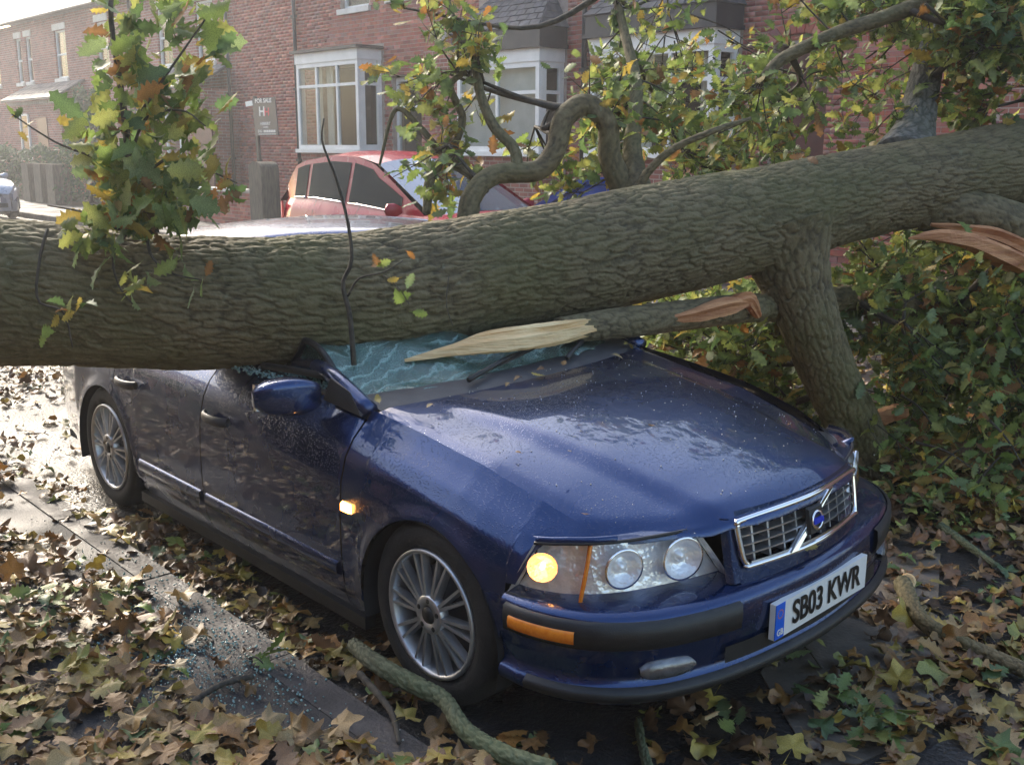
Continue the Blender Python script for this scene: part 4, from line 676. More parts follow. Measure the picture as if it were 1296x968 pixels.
# ---- grille
GX = lambda y, z: .842-.42*y*y-(z-.58)*.19
def gp(y, z, o=0.): return (GX(y, z)+o, y, z)
nose = B()
for ya, yb, za, zb in ((-.355, -.318, .54, .732), (.318, .355, .54, .732), (-.318, .318, .722, .75), (-.318, .318, .536, .588)): nose.grid([[gp(y, z, .006-(.11*max(0, abs(y)-.34)/.1)) for z in np.linspace(za, zb, 6)] for y in np.linspace(ya, yb, 12)])
nose = nose.out('nose_panel', 'blue')
gr = B().grid([[gp(y, z, -.045) for z in np.linspace(.58, .735, 4)] for y in np.linspace(-.325, .325, 14)]).out('grille', 'black')
fr_ = [(-.300, .592), (-.28, .586), (0, .583), (.28, .586), (.300, .592), (.312, .615), (.322, .70), (.318, .716), (.30, .724), (0, .729), (-.30, .724), (-.318, .716), (-.322, .70), (-.312, .615)]
K = spline(np.array([gp(y, z, .016) for y, z in fr_+fr_[:1]]), 80); B().tube(K, .0095, 8, cap=False).out('chrome_surround', 'chrome', gr)
B().grid([[gp(y, z, .018) for z in (.580, .590, .600)] for y in np.linspace(-.285, .285, 16)]).out('chrome_sill', 'chrome', gr)
for i in range(1, 10):
    y = -.32+.64*i/10; B().hexa([gp(y-.0035, .592, -.03), gp(y+.0035, .592, -.03), gp(y+.0035, .592, .002), gp(y-.0035, .592, .002)], [gp(y-.0035, .722, -.03), gp(y+.0035, .722, -.03), gp(y+.0035, .722, .002), gp(y-.0035, .722, .002)]).out('grille_bar', 'alloy', gr, False)
for z in (.615, .642, .669, .696): B().plate([[gp(y, z, o) for o in (-.03, .006)] for y in np.linspace(-.312, .312, 14)], .005, (0, 0, 1)).out('grille_bar', 'alloy', gr, False)
B().hexa([gp(-.135, .588, .012), gp(-.095, .588, .012), gp(.135, .726, .012), gp(.095, .726, .012)], [gp(-.131, .589, .026), gp(-.099, .589, .026), gp(.131, .725, .026), gp(.099, .725, .026)]).out('diagonal_bar', 'chrome', gr, False)
bdg = B().hexa([gp(-.04, .618, .02), gp(.04, .618, .02), gp(.04, .7, .02), gp(-.04, .7, .02)], [gp(-.036, .622, .032), gp(.036, .622, .032), gp(.036, .696, .032), gp(-.036, .696, .032)]).out('badge', 'black', gr, False)
c_ = np.array(gp(0, .659, .034)); B().lathe([(.022, 0), (.022, .004), (.031, .004), (.031, 0)], c_, (1, 0, .19), 28).out('badge_ring', 'chrome', bdg); B().hexa([gp(-.027, .651, .034), gp(.027, .651, .034), gp(.027, .667, .034), gp(-.027, .667, .034)], [gp(-.027, .651, .041), gp(.027, .651, .041), gp(.027, .667, .041), gp(-.027, .667, .041)]).out('badge_band', 'badgeblue', bdg, False)
# ---- number plate
PXo = .899
pl = B().box(PXo-.02, PXo, -.26, .26, .364, .476).out('number_plate', 'plate', bmp, False)
B().box(PXo-.001, PXo+.0015, -.26, -.213, .3645, .4755).out('country_band', 'plateblue', pl, False)
RT = Matrix(((0, 0, 1, 0), (.99935, -.036, 0, 0), (.036, .99935, 0, 0), (0, 0, 0, 1)))
def ptx(s_, size, y, z, mat, sx, nm='lettering'): return text(nm, s_, size, Matrix.Translation((PXo+.0035, y, z+.036*y)) @ RT, M[mat], pl, sx, .0006)
ptx('SB03 KWR', .106, .022, .42, 'ink', .80); ptx('GB', .028, -.2365, .385, 'plate', .9, 'country_letters')
for k in range(12): a = k*math.pi/6; B().lathe([(.0, .001), (.002, .001), (.002, 0)], (PXo+.0016, -.2365+.013*math.cos(a), .443+.013*math.sin(a)), (1, 0, 0), 6).out('star', 'amber', pl, False)
for y in (-.12, .13): B().lathe([(0, .003), (.005, .003), (.006, 0)], (PXo+.001, y, .42), (1, 0, 0), 10).out('plate_screw', 'white', pl, False)
# ---- cowl, wipers, collapsed windscreen, pillars
def cowlx(y): return -.33-.27*y*y
B().grid([[(cowlx(y)-.005-d, y, .916-.02*y*y+dz) for d, dz in ((-.01, -.015), (.02, -.004), (.06, .004), (.11, .018), (.15, .012))] for y in np.linspace(-.69, .69, 40)]).out('scuttle', 'grey_plastic')
def wsz(x, y):
    b = .918-.02*y*y+(cowlx(y)-.12-x)*.33
    return b+.016*math.sin(9*y+4*x)+.012*math.sin(17*x-6*y)
Pw = np.array([[(cowlx(y)-.10-q*.85, y*(1-.10*q), min(wsz(cowlx(y)-.10-q*.85, y)+.01*math.sin(23*y+11*q), 1.2)) for q in np.linspace(0, 1, 40)] for y in np.linspace(-.67, .67, 60)])
def push(P, clearance=.012):
    """press a panel down so that it stays under the trunk"""
    P = np.array(P, float); sh = P.shape; Q = P.reshape(-1, 3).copy(); Q2 = XF(Q)
    for i, q in enumerate(Q2):
        d2 = ((TPTS[:, :2]-q[:2])**2).sum(1); ax = TPTS[d2.argmin()]; r = TRAD[d2.argmin()]+clearance; T_ = np.gradient(TPTS, axis=0)[d2.argmin()]; dist = math.sqrt(d2.min())
        if dist < r+.16:
            under = ax[2]-math.sqrt(max(0, r*r-min(dist, r)**2))
            if dist > r: under = ax[2]+(dist-r)*2.2
            Q[i, 2] = min(Q[i, 2], under-.036*q[1])
    return Q.reshape(sh)
Pw = push(Pw)
def glassmat():
    m, n, L, p = mk('shattered_glass'); n.remove(p); tc = n.new('ShaderNodeTexCoord'); v = n.new('ShaderNodeTexVoronoi'); v.feature = 'DISTANCE_TO_EDGE'; v.inputs['Scale'].default_value = 115; L.new(tc.outputs['Object'], v.inputs[0]); no = n.new('ShaderNodeTexNoise'); no.inputs['Scale'].default_value = 5; no.inputs['Detail'].default_value = 6; L.new(tc.outputs['Object'], no.inputs[0])
    w_ = n.new('ShaderNodeTexWave'); w_.inputs['Scale'].default_value = 4.; w_.inputs['Distortion'].default_value = 14; w_.inputs['Detail'].default_value = 5; L.new(tc.outputs['Object'], w_.inputs[0])
    r = n.new('ShaderNodeMapRange'); r.inputs[1].default_value = 0; r.inputs[2].default_value = .09; r.inputs[3].default_value = 1.; r.inputs[4].default_value = .12; L.new(v.outputs[0], r.inputs[0]); nr = n.new('ShaderNodeMapRange'); nr.inputs[1].default_value = .3; nr.inputs[2].default_value = .65; nr.inputs[3].default_value = .08; nr.inputs[4].default_value = 1.; L.new(no.outputs[0], nr.inputs[0]); mu = n.new('ShaderNodeMath'); mu.operation = 'MULTIPLY'; L.new(r.outputs[0], mu.inputs[0]); L.new(nr.outputs[0], mu.inputs[1])
    wr = n.new('ShaderNodeMapRange'); wr.inputs[1].default_value = .9; wr.inputs[2].default_value = 1.; wr.inputs[4].default_value = .4; L.new(w_.outputs['Fac'], wr.inputs[0]); ad = n.new('ShaderNodeMath'); ad.use_clamp = True; L.new(mu.outputs[0], ad.inputs[0]); L.new(wr.outputs[0], ad.inputs[1])
    t = n.new('ShaderNodeBsdfTransparent'); t.inputs[0].default_value = (.5, .75, .7, 1); d = n.new('ShaderNodeBsdfDiffuse'); d.inputs[0].default_value = (.36, .53, .49, 1); g = n.new('ShaderNodeBsdfGlossy'); g.inputs['Roughness'].default_value = .07; g.inputs[0].default_value = (.85, .97, 1, 1); fr = schlick(n, L, .06)
    b = n.new('ShaderNodeBump'); b.inputs['Strength'].default_value = .6; b.inputs['Distance'].default_value = .004; L.new(v.outputs[0], b.inputs['Height']); L.new(b.outputs[0], g.inputs['Normal']); x1 = n.new('ShaderNodeMixShader'); x2 = n.new('ShaderNodeMixShader'); L.new(ad.outputs[0], x1.inputs[0]); L.new(t.outputs[0], x1.inputs[1]); L.new(d.outputs[0], x1.inputs[2]); L.new(fr.outputs[0], x2.inputs[0]); L.new(x1.outputs[0], x2.inputs[1]); L.new(g.outputs[0], x2.inputs[2]); L.new(x2.outputs[0], n['Material Output'].inputs[0]); return m
M['shatter'] = glassmat(); B().plate(Pw, .005, (0, 0, -1)).out('windscreen', 'shatter')
B().tube(Pw[0]+[0, -.012, .004], .013, 8).out('windscreen_trim', 'black'); B().tube(Pw[-1]+[0, .012, .004], .013, 8).out('windscreen_trim', 'black')
def wiper(y0, y1, off):
    a = np.array([cowlx(y0)-.06, y0, .946-.02*y0*y0]); b = np.array([cowlx(y1)-off, y1, .955-.02*y1*y1+.03]); wp = B().tube([a, (a+b)/2+(0, 0, .012), b], (.011, .009, .005), 6).out('wiper', 'black'); c = (a+b)/2-(b-a)*.12; e = b+(b-a)*.3; B().hexa([c+(-.006, 0, -.004), e+(-.006, 0, -.006), e+(.006, 0, -.006), c+(.006, 0, -.004)], [c+(-.003, 0, .014), e+(-.003, 0, .01), e+(.003, 0, .01), c+(.003, 0, .014)]).out('wiper_blade', 'black', wp, False)
wiper(-.32, .20, .20); wiper(.18, .58, .19)
# collapsed A pillar, sail and mirror on the driver's side
B().tube(spline(push([(-.47, -.725, .895), (-.62, -.72, .95), (-.78, -.70, .985), (-.95, -.66, .97), (-1.15, -.62, .93)]), 14), .032, 8).out('pillar', 'blue'); B().tube(spline(push([(-.47, .725, .895), (-.8, .70, 1.05), (-1.05, .66, 1.15), (-1.35, .62, 1.2)]), 14), .032, 8).out('pillar', 'blue')
B().hexa([(-.47, -.742, .90), (-.70, -.742, .915), (-.68, -.735, .985), (-.56, -.735, .95)], [(-.47, -.765, .885), (-.70, -.768, .905), (-.68, -.75, .985), (-.56, -.75, .955)]).out('mirror_sail', 'black', smooth=False)
def mirror(s):
    P = []
    for t in np.linspace(0, 1, 12):
        rx = .055*math.sin(math.pi*min(max(t*.9+.08, 0), 1))**.5; rz = .068*math.sin(math.pi*min(max(t*.86+.1, 0), 1))**.42
        P.append([(-.69+rx*np.sign(math.cos(a))*abs(math.cos(a))**.5-.05*t, s*(.80+.225*t), .935+.014*t+rz*np.sign(math.sin(a))*abs(math.sin(a))**.4) for a in np.linspace(0, 2*math.pi, 24, endpoint=False)])
    o = B().grid(P, closev=True); n = len(o.v); o.f.append(tuple(range(24))); o.f.append(tuple(n-24+i for i in range(24))[::-1]); m_ = o.out('door_mirror', 'blue'); B().hexa([(-.775, s*.83, .885), (-.79, s*1.0, .895), (-.79, s*1.0, .99), (-.775, s*.83, .98)], [(-.755, s*.83, .885), (-.77, s*1.0, .895), (-.77, s*1.0, .99), (-.755, s*.83, .98)]).out('mirror_glass', 'chrome', m_, False)
both(mirror)
# ---- roof pressed down by the trunk, rear glass, boot, tail
xs = np.linspace(-1.12, -2.62, 60); ys = np.linspace(-.58, .58, 44)
Pr = np.array([[(x, y*(1-.05*abs(x+1.9)), 1.43-.045*(abs(y)/.58)**2.5-.06*((x+1.9)/.75)**2) for y in ys] for x in xs]); Pr0 = Pr.copy(); Pr = push(Pr)
k = np.ones(5)/5
for ax in (0, 1): Pr[..., 2] = np.apply_along_axis(lambda q: np.convolve(np.pad(q, 2, mode='edge'), k, 'valid'), ax, Pr[..., 2])
Pr = np.minimum(Pr, push(Pr)) if False else push(Pr); B().plate(Pr, .012, (0, 0, -1)).out('roof', 'blue')
rear = Pr[-1]; Q = np.array([[(1-t)*rear[j]+t*np.array([-3.1, rear[j, 1]*1.16, 1.0]) for j in range(44)] for t in np.linspace(0, 1, 10)]); B().plate(Q[:, 4:-4], .006, (0, 0, -1)).out('rear_window', 'window'); B().grid(Q[:, :5]).out('rear_pillar', 'blue'); B().grid(Q[:, -5:]).out('rear_pillar', 'blue')
for s in (-1, 1): e = 0 if s < 0 else -1; B().grid([[Q[i, e], (Q[i, e][0], s*.735, .95)] for i in range(10)]).out('rear_pillar', 'blue')
B().grid([[(x, y*ip(x, [-3.57, -3.1], [.63, .69]), ip(x, [-3.57, -3.54, -3.42, -3.1], [.90, .965, .995, 1.0])-.03*y*y) for y in np.linspace(-1, 1, 20)] for x in np.linspace(-3.1, -3.57, 16)]).out('boot_lid', 'blue')
B().grid([[(-3.56+.07*abs(y)**4, y*.66, z) for z in (.22, .3, .5, .55, .6, .8, .93)] for y in np.linspace(-1, 1, 24)]).out('rear_bumper', 'blue')
for s in (-1, 1): B().hexa([(-3.36, s*.73, .62), (-3.52, s*.63, .62), (-3.52, s*.61, .86), (-3.36, s*.71, .86)], [(-3.37, s*.765, .63), (-3.56, s*.66, .63), (-3.56, s*.64, .85), (-3.37, s*.745, .85)]).out('tail_lamp', 'signred', smooth=False)
# crushed window frames over the driver's doors
for K, r in (([(-1.2, -.725, .93), (-1.4, -.70, .99), (-1.55, -.69, .97), (-1.6, -.74, .93)], .022), ([(-1.52, -.735, .93), (-1.50, -.70, .98), (-1.40, -.62, .99)], .035), ([(-1.66, -.735, .94), (-1.85, -.69, 1.05), (-2.1, -.64, 1.2), (-2.35, -.6, 1.3)], .03), ([(-.72, -.72, .975), (-.95, -.73, .965), (-1.2, -.725, .945)], .014)): B().tube(spline(push(K), 12), r, 8).out('window_frame', 'black' if r < .03 else 'blue')
# cabin tub, dash, seats (dark), underside
B().box(-3.5, .30, -.70, .70, .17, .21).out('floor_pan', 'dark', smooth=False); B().box(-3.42, -2.95, -.62, .62, .21, .8).out('boot_tub', 'dark', smooth=False); B().box(.28, .58, -.4, .4, .24, .62).out('engine', 'dark', smooth=False); B().box(-.62, -.40, -.66, .66, .4, .86).out('dashboard', 'dark', smooth=False)
for sx_, sy_ in ((-1.45, -.36), (-1.45, .36), (-2.35, 0)):
    wd = .26 if sy_ else .62; st = B().hexa([(sx_, sy_-wd, .25), (sx_+.5, sy_-wd, .25), (sx_+.5, sy_+wd, .25), (sx_, sy_+wd, .25)], [(sx_, sy_-wd, .47), (sx_+.5, sy_-wd, .5), (sx_+.5, sy_+wd, .5), (sx_, sy_+wd, .47)]).out('seat', 'dark', smooth=False); B().hexa([(sx_-.12, sy_-wd, .4), (sx_+.05, sy_-wd, .4), (sx_+.05, sy_+wd, .4), (sx_-.12, sy_+wd, .4)], [(sx_-.24, sy_-wd, .85), (sx_-.12, sy_-wd, .85), (sx_-.12, sy_+wd, .85), (sx_-.24, sy_+wd, .85)]).out('seat_back', 'dark', st, False)
for s in (-1, 1): B().box(-2.3, -.55, s*.70-.03, s*.70+.03, .3, .9).out('door_lining', 'dark', smooth=False)
# ---- wheels
def wheel(x, s):
    yo = s*.845; ax = (0, s, 0); c = (x, yo, .308); w_ = B().lathe([(.218, -.19), (.27, -.195), (.302, -.175), (.308, -.15), (.308, -.045), (.302, -.02), (.285, -.003), (.25, .002), (.225, -.004), (.216, -.012)], c, ax, 64).out('tyre', 'rubber', xf=False)
    tg = bpy.data.objects.new('wheel', None); C.objects.link(tg); tg.parent = car; BASE[tg.name] = np.zeros(3); w_.parent = tg
    rim = B().lathe([(.218, -.19), (.216, -.008), (.214, .002), (.205, .002), (.198, -.008), (.19, -.06), (.185, -.15)], c, ax, 64).out('rim', 'alloy', tg, xf=False); B().lathe([(.15, -.075), (.14, -.07), (.04, -.068), (.0, -.068)], c, ax, 32).out('brake_disc', 'grey_plastic', tg, xf=False)
    n_ = 10; a_, b_ = np.array([1., 0, 0]), np.array([0, 0, 1.]); cc = np.array(c); ay = np.array(ax, float)
    for k in range(n_):
        for off in (-.105, .105):
            t = 2*math.pi*k/n_+off; e = a_*math.cos(t)+b_*math.sin(t); f = np.array([-e[2], 0, e[0]]); t2 = 2*math.pi*k/n_+off*.62; e2 = a_*math.cos(t2)+b_*math.sin(t2); g_ = B()
            g_.hexa([cc+e2*.05-f*.0085-ay*.03, cc+e2*.05+f*.0085-ay*.03, cc+e*.205+f*.007-ay*.03, cc+e*.205-f*.007-ay*.03], [cc+e2*.05-f*.006+ay*.002, cc+e2*.05+f*.006+ay*.002, cc+e*.203+f*.0045-ay*.004, cc+e*.203-f*.0045-ay*.004]); g_.out('spoke', 'alloy', rim, False, xf=False)
    B().lathe([(.066, -.03), (.066, .0), (.06, .005), (.034, .006), (.031, .0), (.0, .0)], c, ax, 32).out('hub', 'alloy', rim, xf=False); B().lathe([(.029, .0), (.026, .008), (.0, .009)], c, ax, 24).out('centre_cap', 'black', rim, xf=False)
    for k in range(5): t = 2*math.pi*k/5+.3; q = cc+.048*(a_*math.cos(t)+b_*math.sin(t)); B().lathe([(.009, .0055), (.008, .0065), (0, .0065)], q, ax, 10).out('wheel_bolt', 'black', rim, xf=False)
for x in WX: both(lambda s: wheel(x, s))
# ---------------------------------------------------------------- other cars in the street
def small_car(name, x0, yc, z0, L, W, H, mat, label, rz=0., roofbar=False):
    """hatchback built about its own centre line: front towards +x"""
    c = empty(name, (x0+L/2, yc, z0), label, 'car'); hw = W/2; k = H/1.5; S_ = lambda t: x0+L*t
    def put(v): v = np.array(v, float).reshape(-1, 3); return v+np.array([0, yc, z0])
    def out(g, nm, m, p=None, sm=True): return obj(nm, put(g.v), g.f, M[m], p or c, sm)
    ts = np.linspace(0, 1, 50); belt = lambda t: ip(t, [0, .04, .2, .5, .64, .72, .85, .95, .985, 1], [.86, 1.02, 1.03, .98, .95, .95, .90, .80, .70, .6])*k; wid = lambda t: hw*ip(t, [0, .03, .1, .3, .8, .93, .98, 1], [.72, .86, .95, 1, 1, .93, .78, .62])
    wx = (.17, .81); R = .34
    for s in (-1, 1):
        tt = np.unique(np.concatenate([ts]+[w_+R/L*np.sin(np.linspace(-1.57, 1.57, 25)) for w_ in wx])); P = []
        for t in tt:
            b = .2
            for w_ in wx:
                d = abs(t-w_)*L; b = max(b, .3+math.sqrt(R*R-d*d)) if d < R else b
            zt = belt(t); P.append([(S_(t), s*wid(t)*ip((zt+(b-zt)*r-.2)/(zt-.2), [0, .2, .5, .75, .9, 1], [.94, .99, 1, .985, .95, .88]), zt+(b-zt)*r) for r in np.linspace(0, 1, 14)])
        out(G().grid(P), 'body_side', mat)
        for w_ in wx:
            th = np.linspace(-.2, 3.34, 20); out(G().grid([[(S_(w_)+R*math.cos(a), s*y, .3+R*math.sin(a)) for y in (hw-.01, hw-.3)] for a in th]), 'arch_liner', 'dark'); wl = out(G().lathe([(.2, -.18), (.29, -.18), (.31, -.15), (.31, -.03), (.29, 0), (.2, 0)], (S_(w_), s*(hw-.02), .31), (0, s, 0), 32), 'wheel', 'rubber'); out(G().lathe([(.2, -.01), (.17, -.03), (.06, -.005), (0, -.005)], (S_(w_), s*(hw-.02), .31), (0, s, 0), 10), 'rim', 'alloy', wl)
        for t in (.22, .41): out(G().tube([(S_(t)-.09, s*(hw+.002), .86*k), (S_(t), s*(hw+.03), .865*k), (S_(t)+.09, s*(hw+.002), .87*k)], .012, 6), 'door_handle', 'chrome')
        for t in (.22, .425, .645): out(G().grid([[(S_(t)+d, s*(wid(t)*ip(q, [0, .2, .5, .75, .9, 1], [.94, .99, 1, .985, .95, .88])+.0015), .2+(belt(t)-.2)*q) for d in (-.004, .004)] for q in np.linspace(.2 if t != .22 else .5, 1, 9)]), 'shut_line', 'black')
        m_ = out(G().grid([[(S_(.615)+.05*math.cos(a)*f, s*(hw*.93+.2*q), .99*k+.075*math.sin(a)*f) for a in np.linspace(0, 6.283, 14, endpoint=False)] for q, f in ((0, .5), (.25, .8), (.5, 1), (.85, .95), (1, .3))], closev=True), 'door_mirror', mat)
    ub = np.linspace(-1, 1, 15); out(G().grid([[(S_(t), wid(t)*.88*q, belt(t)+.035*(1-q*q)*sst(.6, .75, t)) for q in ub] for t in np.linspace(.68, 1, 18)]), 'bonnet', mat); out(G().grid([[(S_(1)+.03*(1-q*q)-.0, wid(1)*.95*q, z) for z in np.linspace(.22, belt(1), 6)] for q in ub]), 'front_bumper', mat)
    out(G().grid([[(S_(0)-.05*(1-q*q), wid(0)*.96*q, z) for z in np.linspace(.25, belt(0), 6)] for q in ub]), 'tail', mat); out(G().grid([[(S_(t), wid(t)*.88*q, belt(t)) for q in ub] for t in np.linspace(0, .1, 4)]), 'tail_deck', mat)
    # cabin: roof skin, glass all round, pillars
    RF = .46; rt = lambda t: ip(t, [.09, .14, .27, .38, RF], [1.40, 1.45, 1.5, 1.49, 1.43])*k; RF = .46; rw = lambda t: hw*ip(t, [.09, .3, RF], [.66, .74, .70])
    out(G().grid([[(S_(t), rw(t)*q, rt(t)-.05*abs(q)**3*k) for q in ub] for t in np.linspace(.09, RF, 20)]), 'roof', mat)
    ws = [[(S_(RF+(.70-RF)*a), (rw(RF)*(1-a)+hw*.80*a)*q, (rt(RF)-.05*abs(q)**3*k)*(1-a)+(belt(.7)+.03*(1-q*q))*a) for q in ub] for a in np.linspace(0, 1, 8)]; out(G().grid(ws), 'windscreen', 'screen')
    out(G().grid([[(S_(.09+(.005-.09)*a), (rw(.09)*(1-a)+hw*.80*a)*q, (rt(.09)-.05*abs(q)**3*k)*(1-a)+.98*k*a) for q in ub] for a in np.linspace(0, 1, 6)]), 'rear_window', 'tint')
    for s in (-1, 1):
        def sp_(t, a): zt = rt(min(max(t, .09), RF))-.05*k; zb = belt(t)-.01; lim = ip(t, [.0, .09, RF, .70], [0, 1, 1, 0]); z = zb+(zt-zb)*a*lim; f = (z-zb)/(rt(.3)-.05*k-zb+1e-6); return (S_(t), s*(wid(t)*.885*(1-f)+rw(.3)*f), z)
        out(G().grid([[sp_(t, a) for a in np.linspace(0, 1, 7)] for t in np.linspace(.02, .69, 40)]), 'cabin_side', mat)
        for a, b in ((.10, .16), (.175, .36), (.375, .60)):
            def gl(t, q): p_ = np.array(sp_(t, q)); p_[1] += s*.006; return p_
            hi = lambda t: .88 if t < RF else .80
            wn = out(G().grid([[gl(t, .06+(hi(t)-.06)*q) for q in np.linspace(0, 1, 5)] for t in np.linspace(a, b, 9)]), 'side_window', 'tint'); out(G().tube([gl(t, .05) for t in np.linspace(a, b, 8)], .01, 6), 'window_trim', 'chrome', wn)
    out(G().box(S_(.02), S_(.9), -hw*.8, hw*.8, .2, .78*k), 'cabin_tub', 'dark', sm=False)
    for t in (.3, .5): 
        for yy in (-.36, .36): out(G().box(S_(t)-.06, S_(t)+.06, yy-.22, yy+.22, .7*k, 1.2*k), 'seat_back', 'dark', sm=False)
    for s in (-1, 1):
        hd = out(G().grid([[(S_(t), s*(wid(t)*1.0+.006), z) for z in (belt(t)-.20, belt(t)-.12, belt(t)-.03)] for t in np.linspace(.92, .995, 8)]), 'headlight', 'reflector'); out(G().grid([[(S_(t), s*(wid(t)+.012), z) for z in (belt(t)-.2, belt(t)-.12, belt(t)-.03)] for t in np.linspace(.92, .995, 8)]), 'headlight_lens', 'lens', hd); out(G().grid([[(S_(t), s*(wid(t)+.008), z) for z in (.72*k, .86*k, .98*k)] for t in np.linspace(.005, .045, 5)]), 'tail_lamp', 'signred')
    out(G().box(S_(1)+.03, S_(1)+.045, -.26, .26, .42, .53), 'number_plate', 'plate', sm=False); out(G().box(S_(1)+.025, S_(1)+.04, -.42, .42, .30, .40), 'air_intake', 'black', sm=False); out(G().box(S_(1)+.02, S_(1)+.035, -.3, .3, .56, .6), 'grille', 'black', sm=False)
    return c
small_car('hatchback_car', -8.75, 4.5, .0, 4.2, 1.78, 1.72, 'red', 'red hatchback parked across the road behind the trunk')
small_car('parked_car', -28.0, 5.0, .0, 4.0, 1.7, 1.5, 'silver', 'silver car parked far down the street by the hedge')
# upturned blue recycling box behind the trunk
bn = empty('recycling_box', (-5.8, 5.75, .14), 'blue plastic recycling crate tipped up behind the fallen trunk', 'crate'); Rb = Matrix.Rotation(math.radians(-24), 4, 'Y'); o_ = np.array((-5.75, 5.75, .98))
def bx_(nm, *a): g = G().box(*a); v = np.array([tuple(Rb @ Vector(q)) for q in g.v])+o_; return obj(nm, v, g.f, M['bin'], bn)
bx_('crate_body', -.45, .45, -.2, .2, -.85, .22); bx_('rim', -.5, .5, -.24, .24, .221, .29)
for i in range(5): bx_('rib', -.4+i*.18, -.34+i*.18, -.222, -.2005, -.6, .2)
# hedge and evergreen in the far gardens
def shrub(name, label, cat, cx, cy, rx, ry, h, n, seed, pal, cone=False, z0=.16):
    t = empty(name, (cx, cy, z0), label, cat); r = np.random.default_rng(seed); z = r.random(n)**.8; a = r.uniform(0, 6.283, n); f = (1-z*.8)**.7 if cone else np.ones(n); rr = np.sqrt(r.uniform(.45, 1, n))*(1+.2*np.sin(3*a+z*6)); P = np.stack([cx+rx*f*rr*np.cos(a), cy+ry*f*rr*np.sin(a), z0+z*h*(1+.06*np.sin(5*a))], 1); N = np.stack([np.cos(a), np.sin(a), np.full(n, .7)], 1)
    leaves('crown', P, rotm(n, N, r.uniform(0, 6.28, n), np.full(n, .5)), r.uniform(.07, .15, n), OAK, pick(pal, n), M['leaf'], t); g = G()
    for k in range(5): g.tube(spline([(cx+.1*math.cos(k), cy+.1*math.sin(k), z0-.02), (cx+rx*.3*math.cos(k*1.3), cy+ry*.3*math.sin(k*1.3), z0+h*.4), (cx+rx*.5*math.cos(k*1.3), cy+ry*.5*math.sin(k*1.3), z0+h*.8)], 8), np.linspace(.05, .01, 8), 6)
    g.obj('stem', M['twig'], t, True)
DG = np.array([(.03, .07, .03), (.045, .09, .035), (.06, .11, .04), (.035, .075, .045)])
shrub('evergreen_shrub', 'tall dense evergreen shrub in front of the dentilled porch', 'shrub', -27.2, 8.7, 1.2, .9, 2.95, 3200, 5, DG, True)
shrub('hedge', 'clipped green hedge behind the timber gateposts', 'hedge', -31.8, 8.6, 3.2, .4, 1.5, 3600, 6, DG); shrub('hedge', 'low garden hedge behind the red car', 'hedge', -12.8, 8.7, 2.0, .35, .95, 1500, 7, DG)

for i_, x_ in enumerate((-12., -6., 0., 6.)): shrub('hedge', ['tall garden hedge along the near pavement, up the street', 'tall garden hedge beside the tree roots', 'tall garden hedge opposite the crushed car', 'tall garden hedge past the car bonnet'][i_], 'hedge', x_, -5.0, 3.3, .5, 2.3, 2600, 30+i_, DG, z0=-.05)
# ---------------------------------------------------------------- leaf litter, glass, sticks
BPOLY = [onp(x, y, 2, PZ)[:2] for x, y in [(20, 612), (250, 735), (430, 840), (560, 905), (600, 975), (470, 945), (330, 925), (215, 870), (225, 805), (150, 738), (60, 690), (-20, 660), (-20, 600)]]
def inbare(x, y):    # strip of bare pavement with glass beside the kerb
    c = False; j = len(BPOLY)-1
    for i in range(len(BPOLY)):
        (xi, yi), (xj, yj) = BPOLY[i], BPOLY[j]
        if (yi > y) != (yj > y) and x < (xj-xi)*(y-yi)/(yj-yi)+xi: c = not c
        j = i
    return c
def litter_z(x, y): return np.where(y < KY, PZ+.004, .006)
n = 52000; X = RNG.uniform(-7.5, 3.2, n); Y = RNG.uniform(-3.6, 6., n); dens = np.full(n, .42)
pav = Y < KY; dens[pav] = .95; road_near = (Y >= KY) & (Y < -.82); dens[road_near] = 1.; dens[(X < -2.2) & (X > -4.6) & (np.abs(Y+1.15) < .22)] *= .6
bare = np.array([inbare(a, b) for a, b in zip(X, Y)]); dens[bare] = .07; under = (np.abs(Y) < .78) & (X > -3.5) & (X < .78); dens[under] = .05; front = (X > .85) & (Y > -1.) & (Y < 3); dens[front] = .85; dark = (X > .5) & (X < 1.5) & (Y > -1.) & (Y < -.05) ; dens[dark] = .22; wet = (X < -2.3) & (X > -5.) & (Y > -1.02) & (Y < -.1); dens[wet] *= .12; dens[(Y > 3.2)] = .25; dens[(X < -5)] *= .7
# denser carpet next to the camera
keep = RNG.random(n) < dens; X, Y = X[keep], Y[keep]; d = np.hypot(X-CAM[0], Y-CAM[1]); keep = (d > .5) & ~((np.abs(Y) < .86) & (X > -.36) & (X < .36) & (np.abs(np.abs(Y)-.76) < .12)); X, Y = X[keep], Y[keep]
# hollow where wheels stand
w_ok = np.ones(len(X), bool)
for wx in WX:
    for s in (-1, 1): w_ok &= ~((np.abs(X-wx) < .2) & (np.abs(Y-s*.75) < .13))
X, Y = X[w_ok], Y[w_ok]; n = len(X); Z = litter_z(X, Y)+RNG.uniform(.004, .03, n)*np.where((Y < KY) | (Y > -.84), 1, 1.5); P = np.stack([X, Y, Z], 1)
u_ = RNG.random((n, 1)); cols = np.where(u_ < .08, pick(GREEN*.7, n), np.where(u_ < .3, pick(AUT*.8, n), pick(DEAD, n, .35))); N = np.tile(np.array([0, 0, 1.]), (n, 1)); dist = np.hypot(X-CAM[0], Y-CAM[1]); sc = RNG.uniform(.05, .115, n)
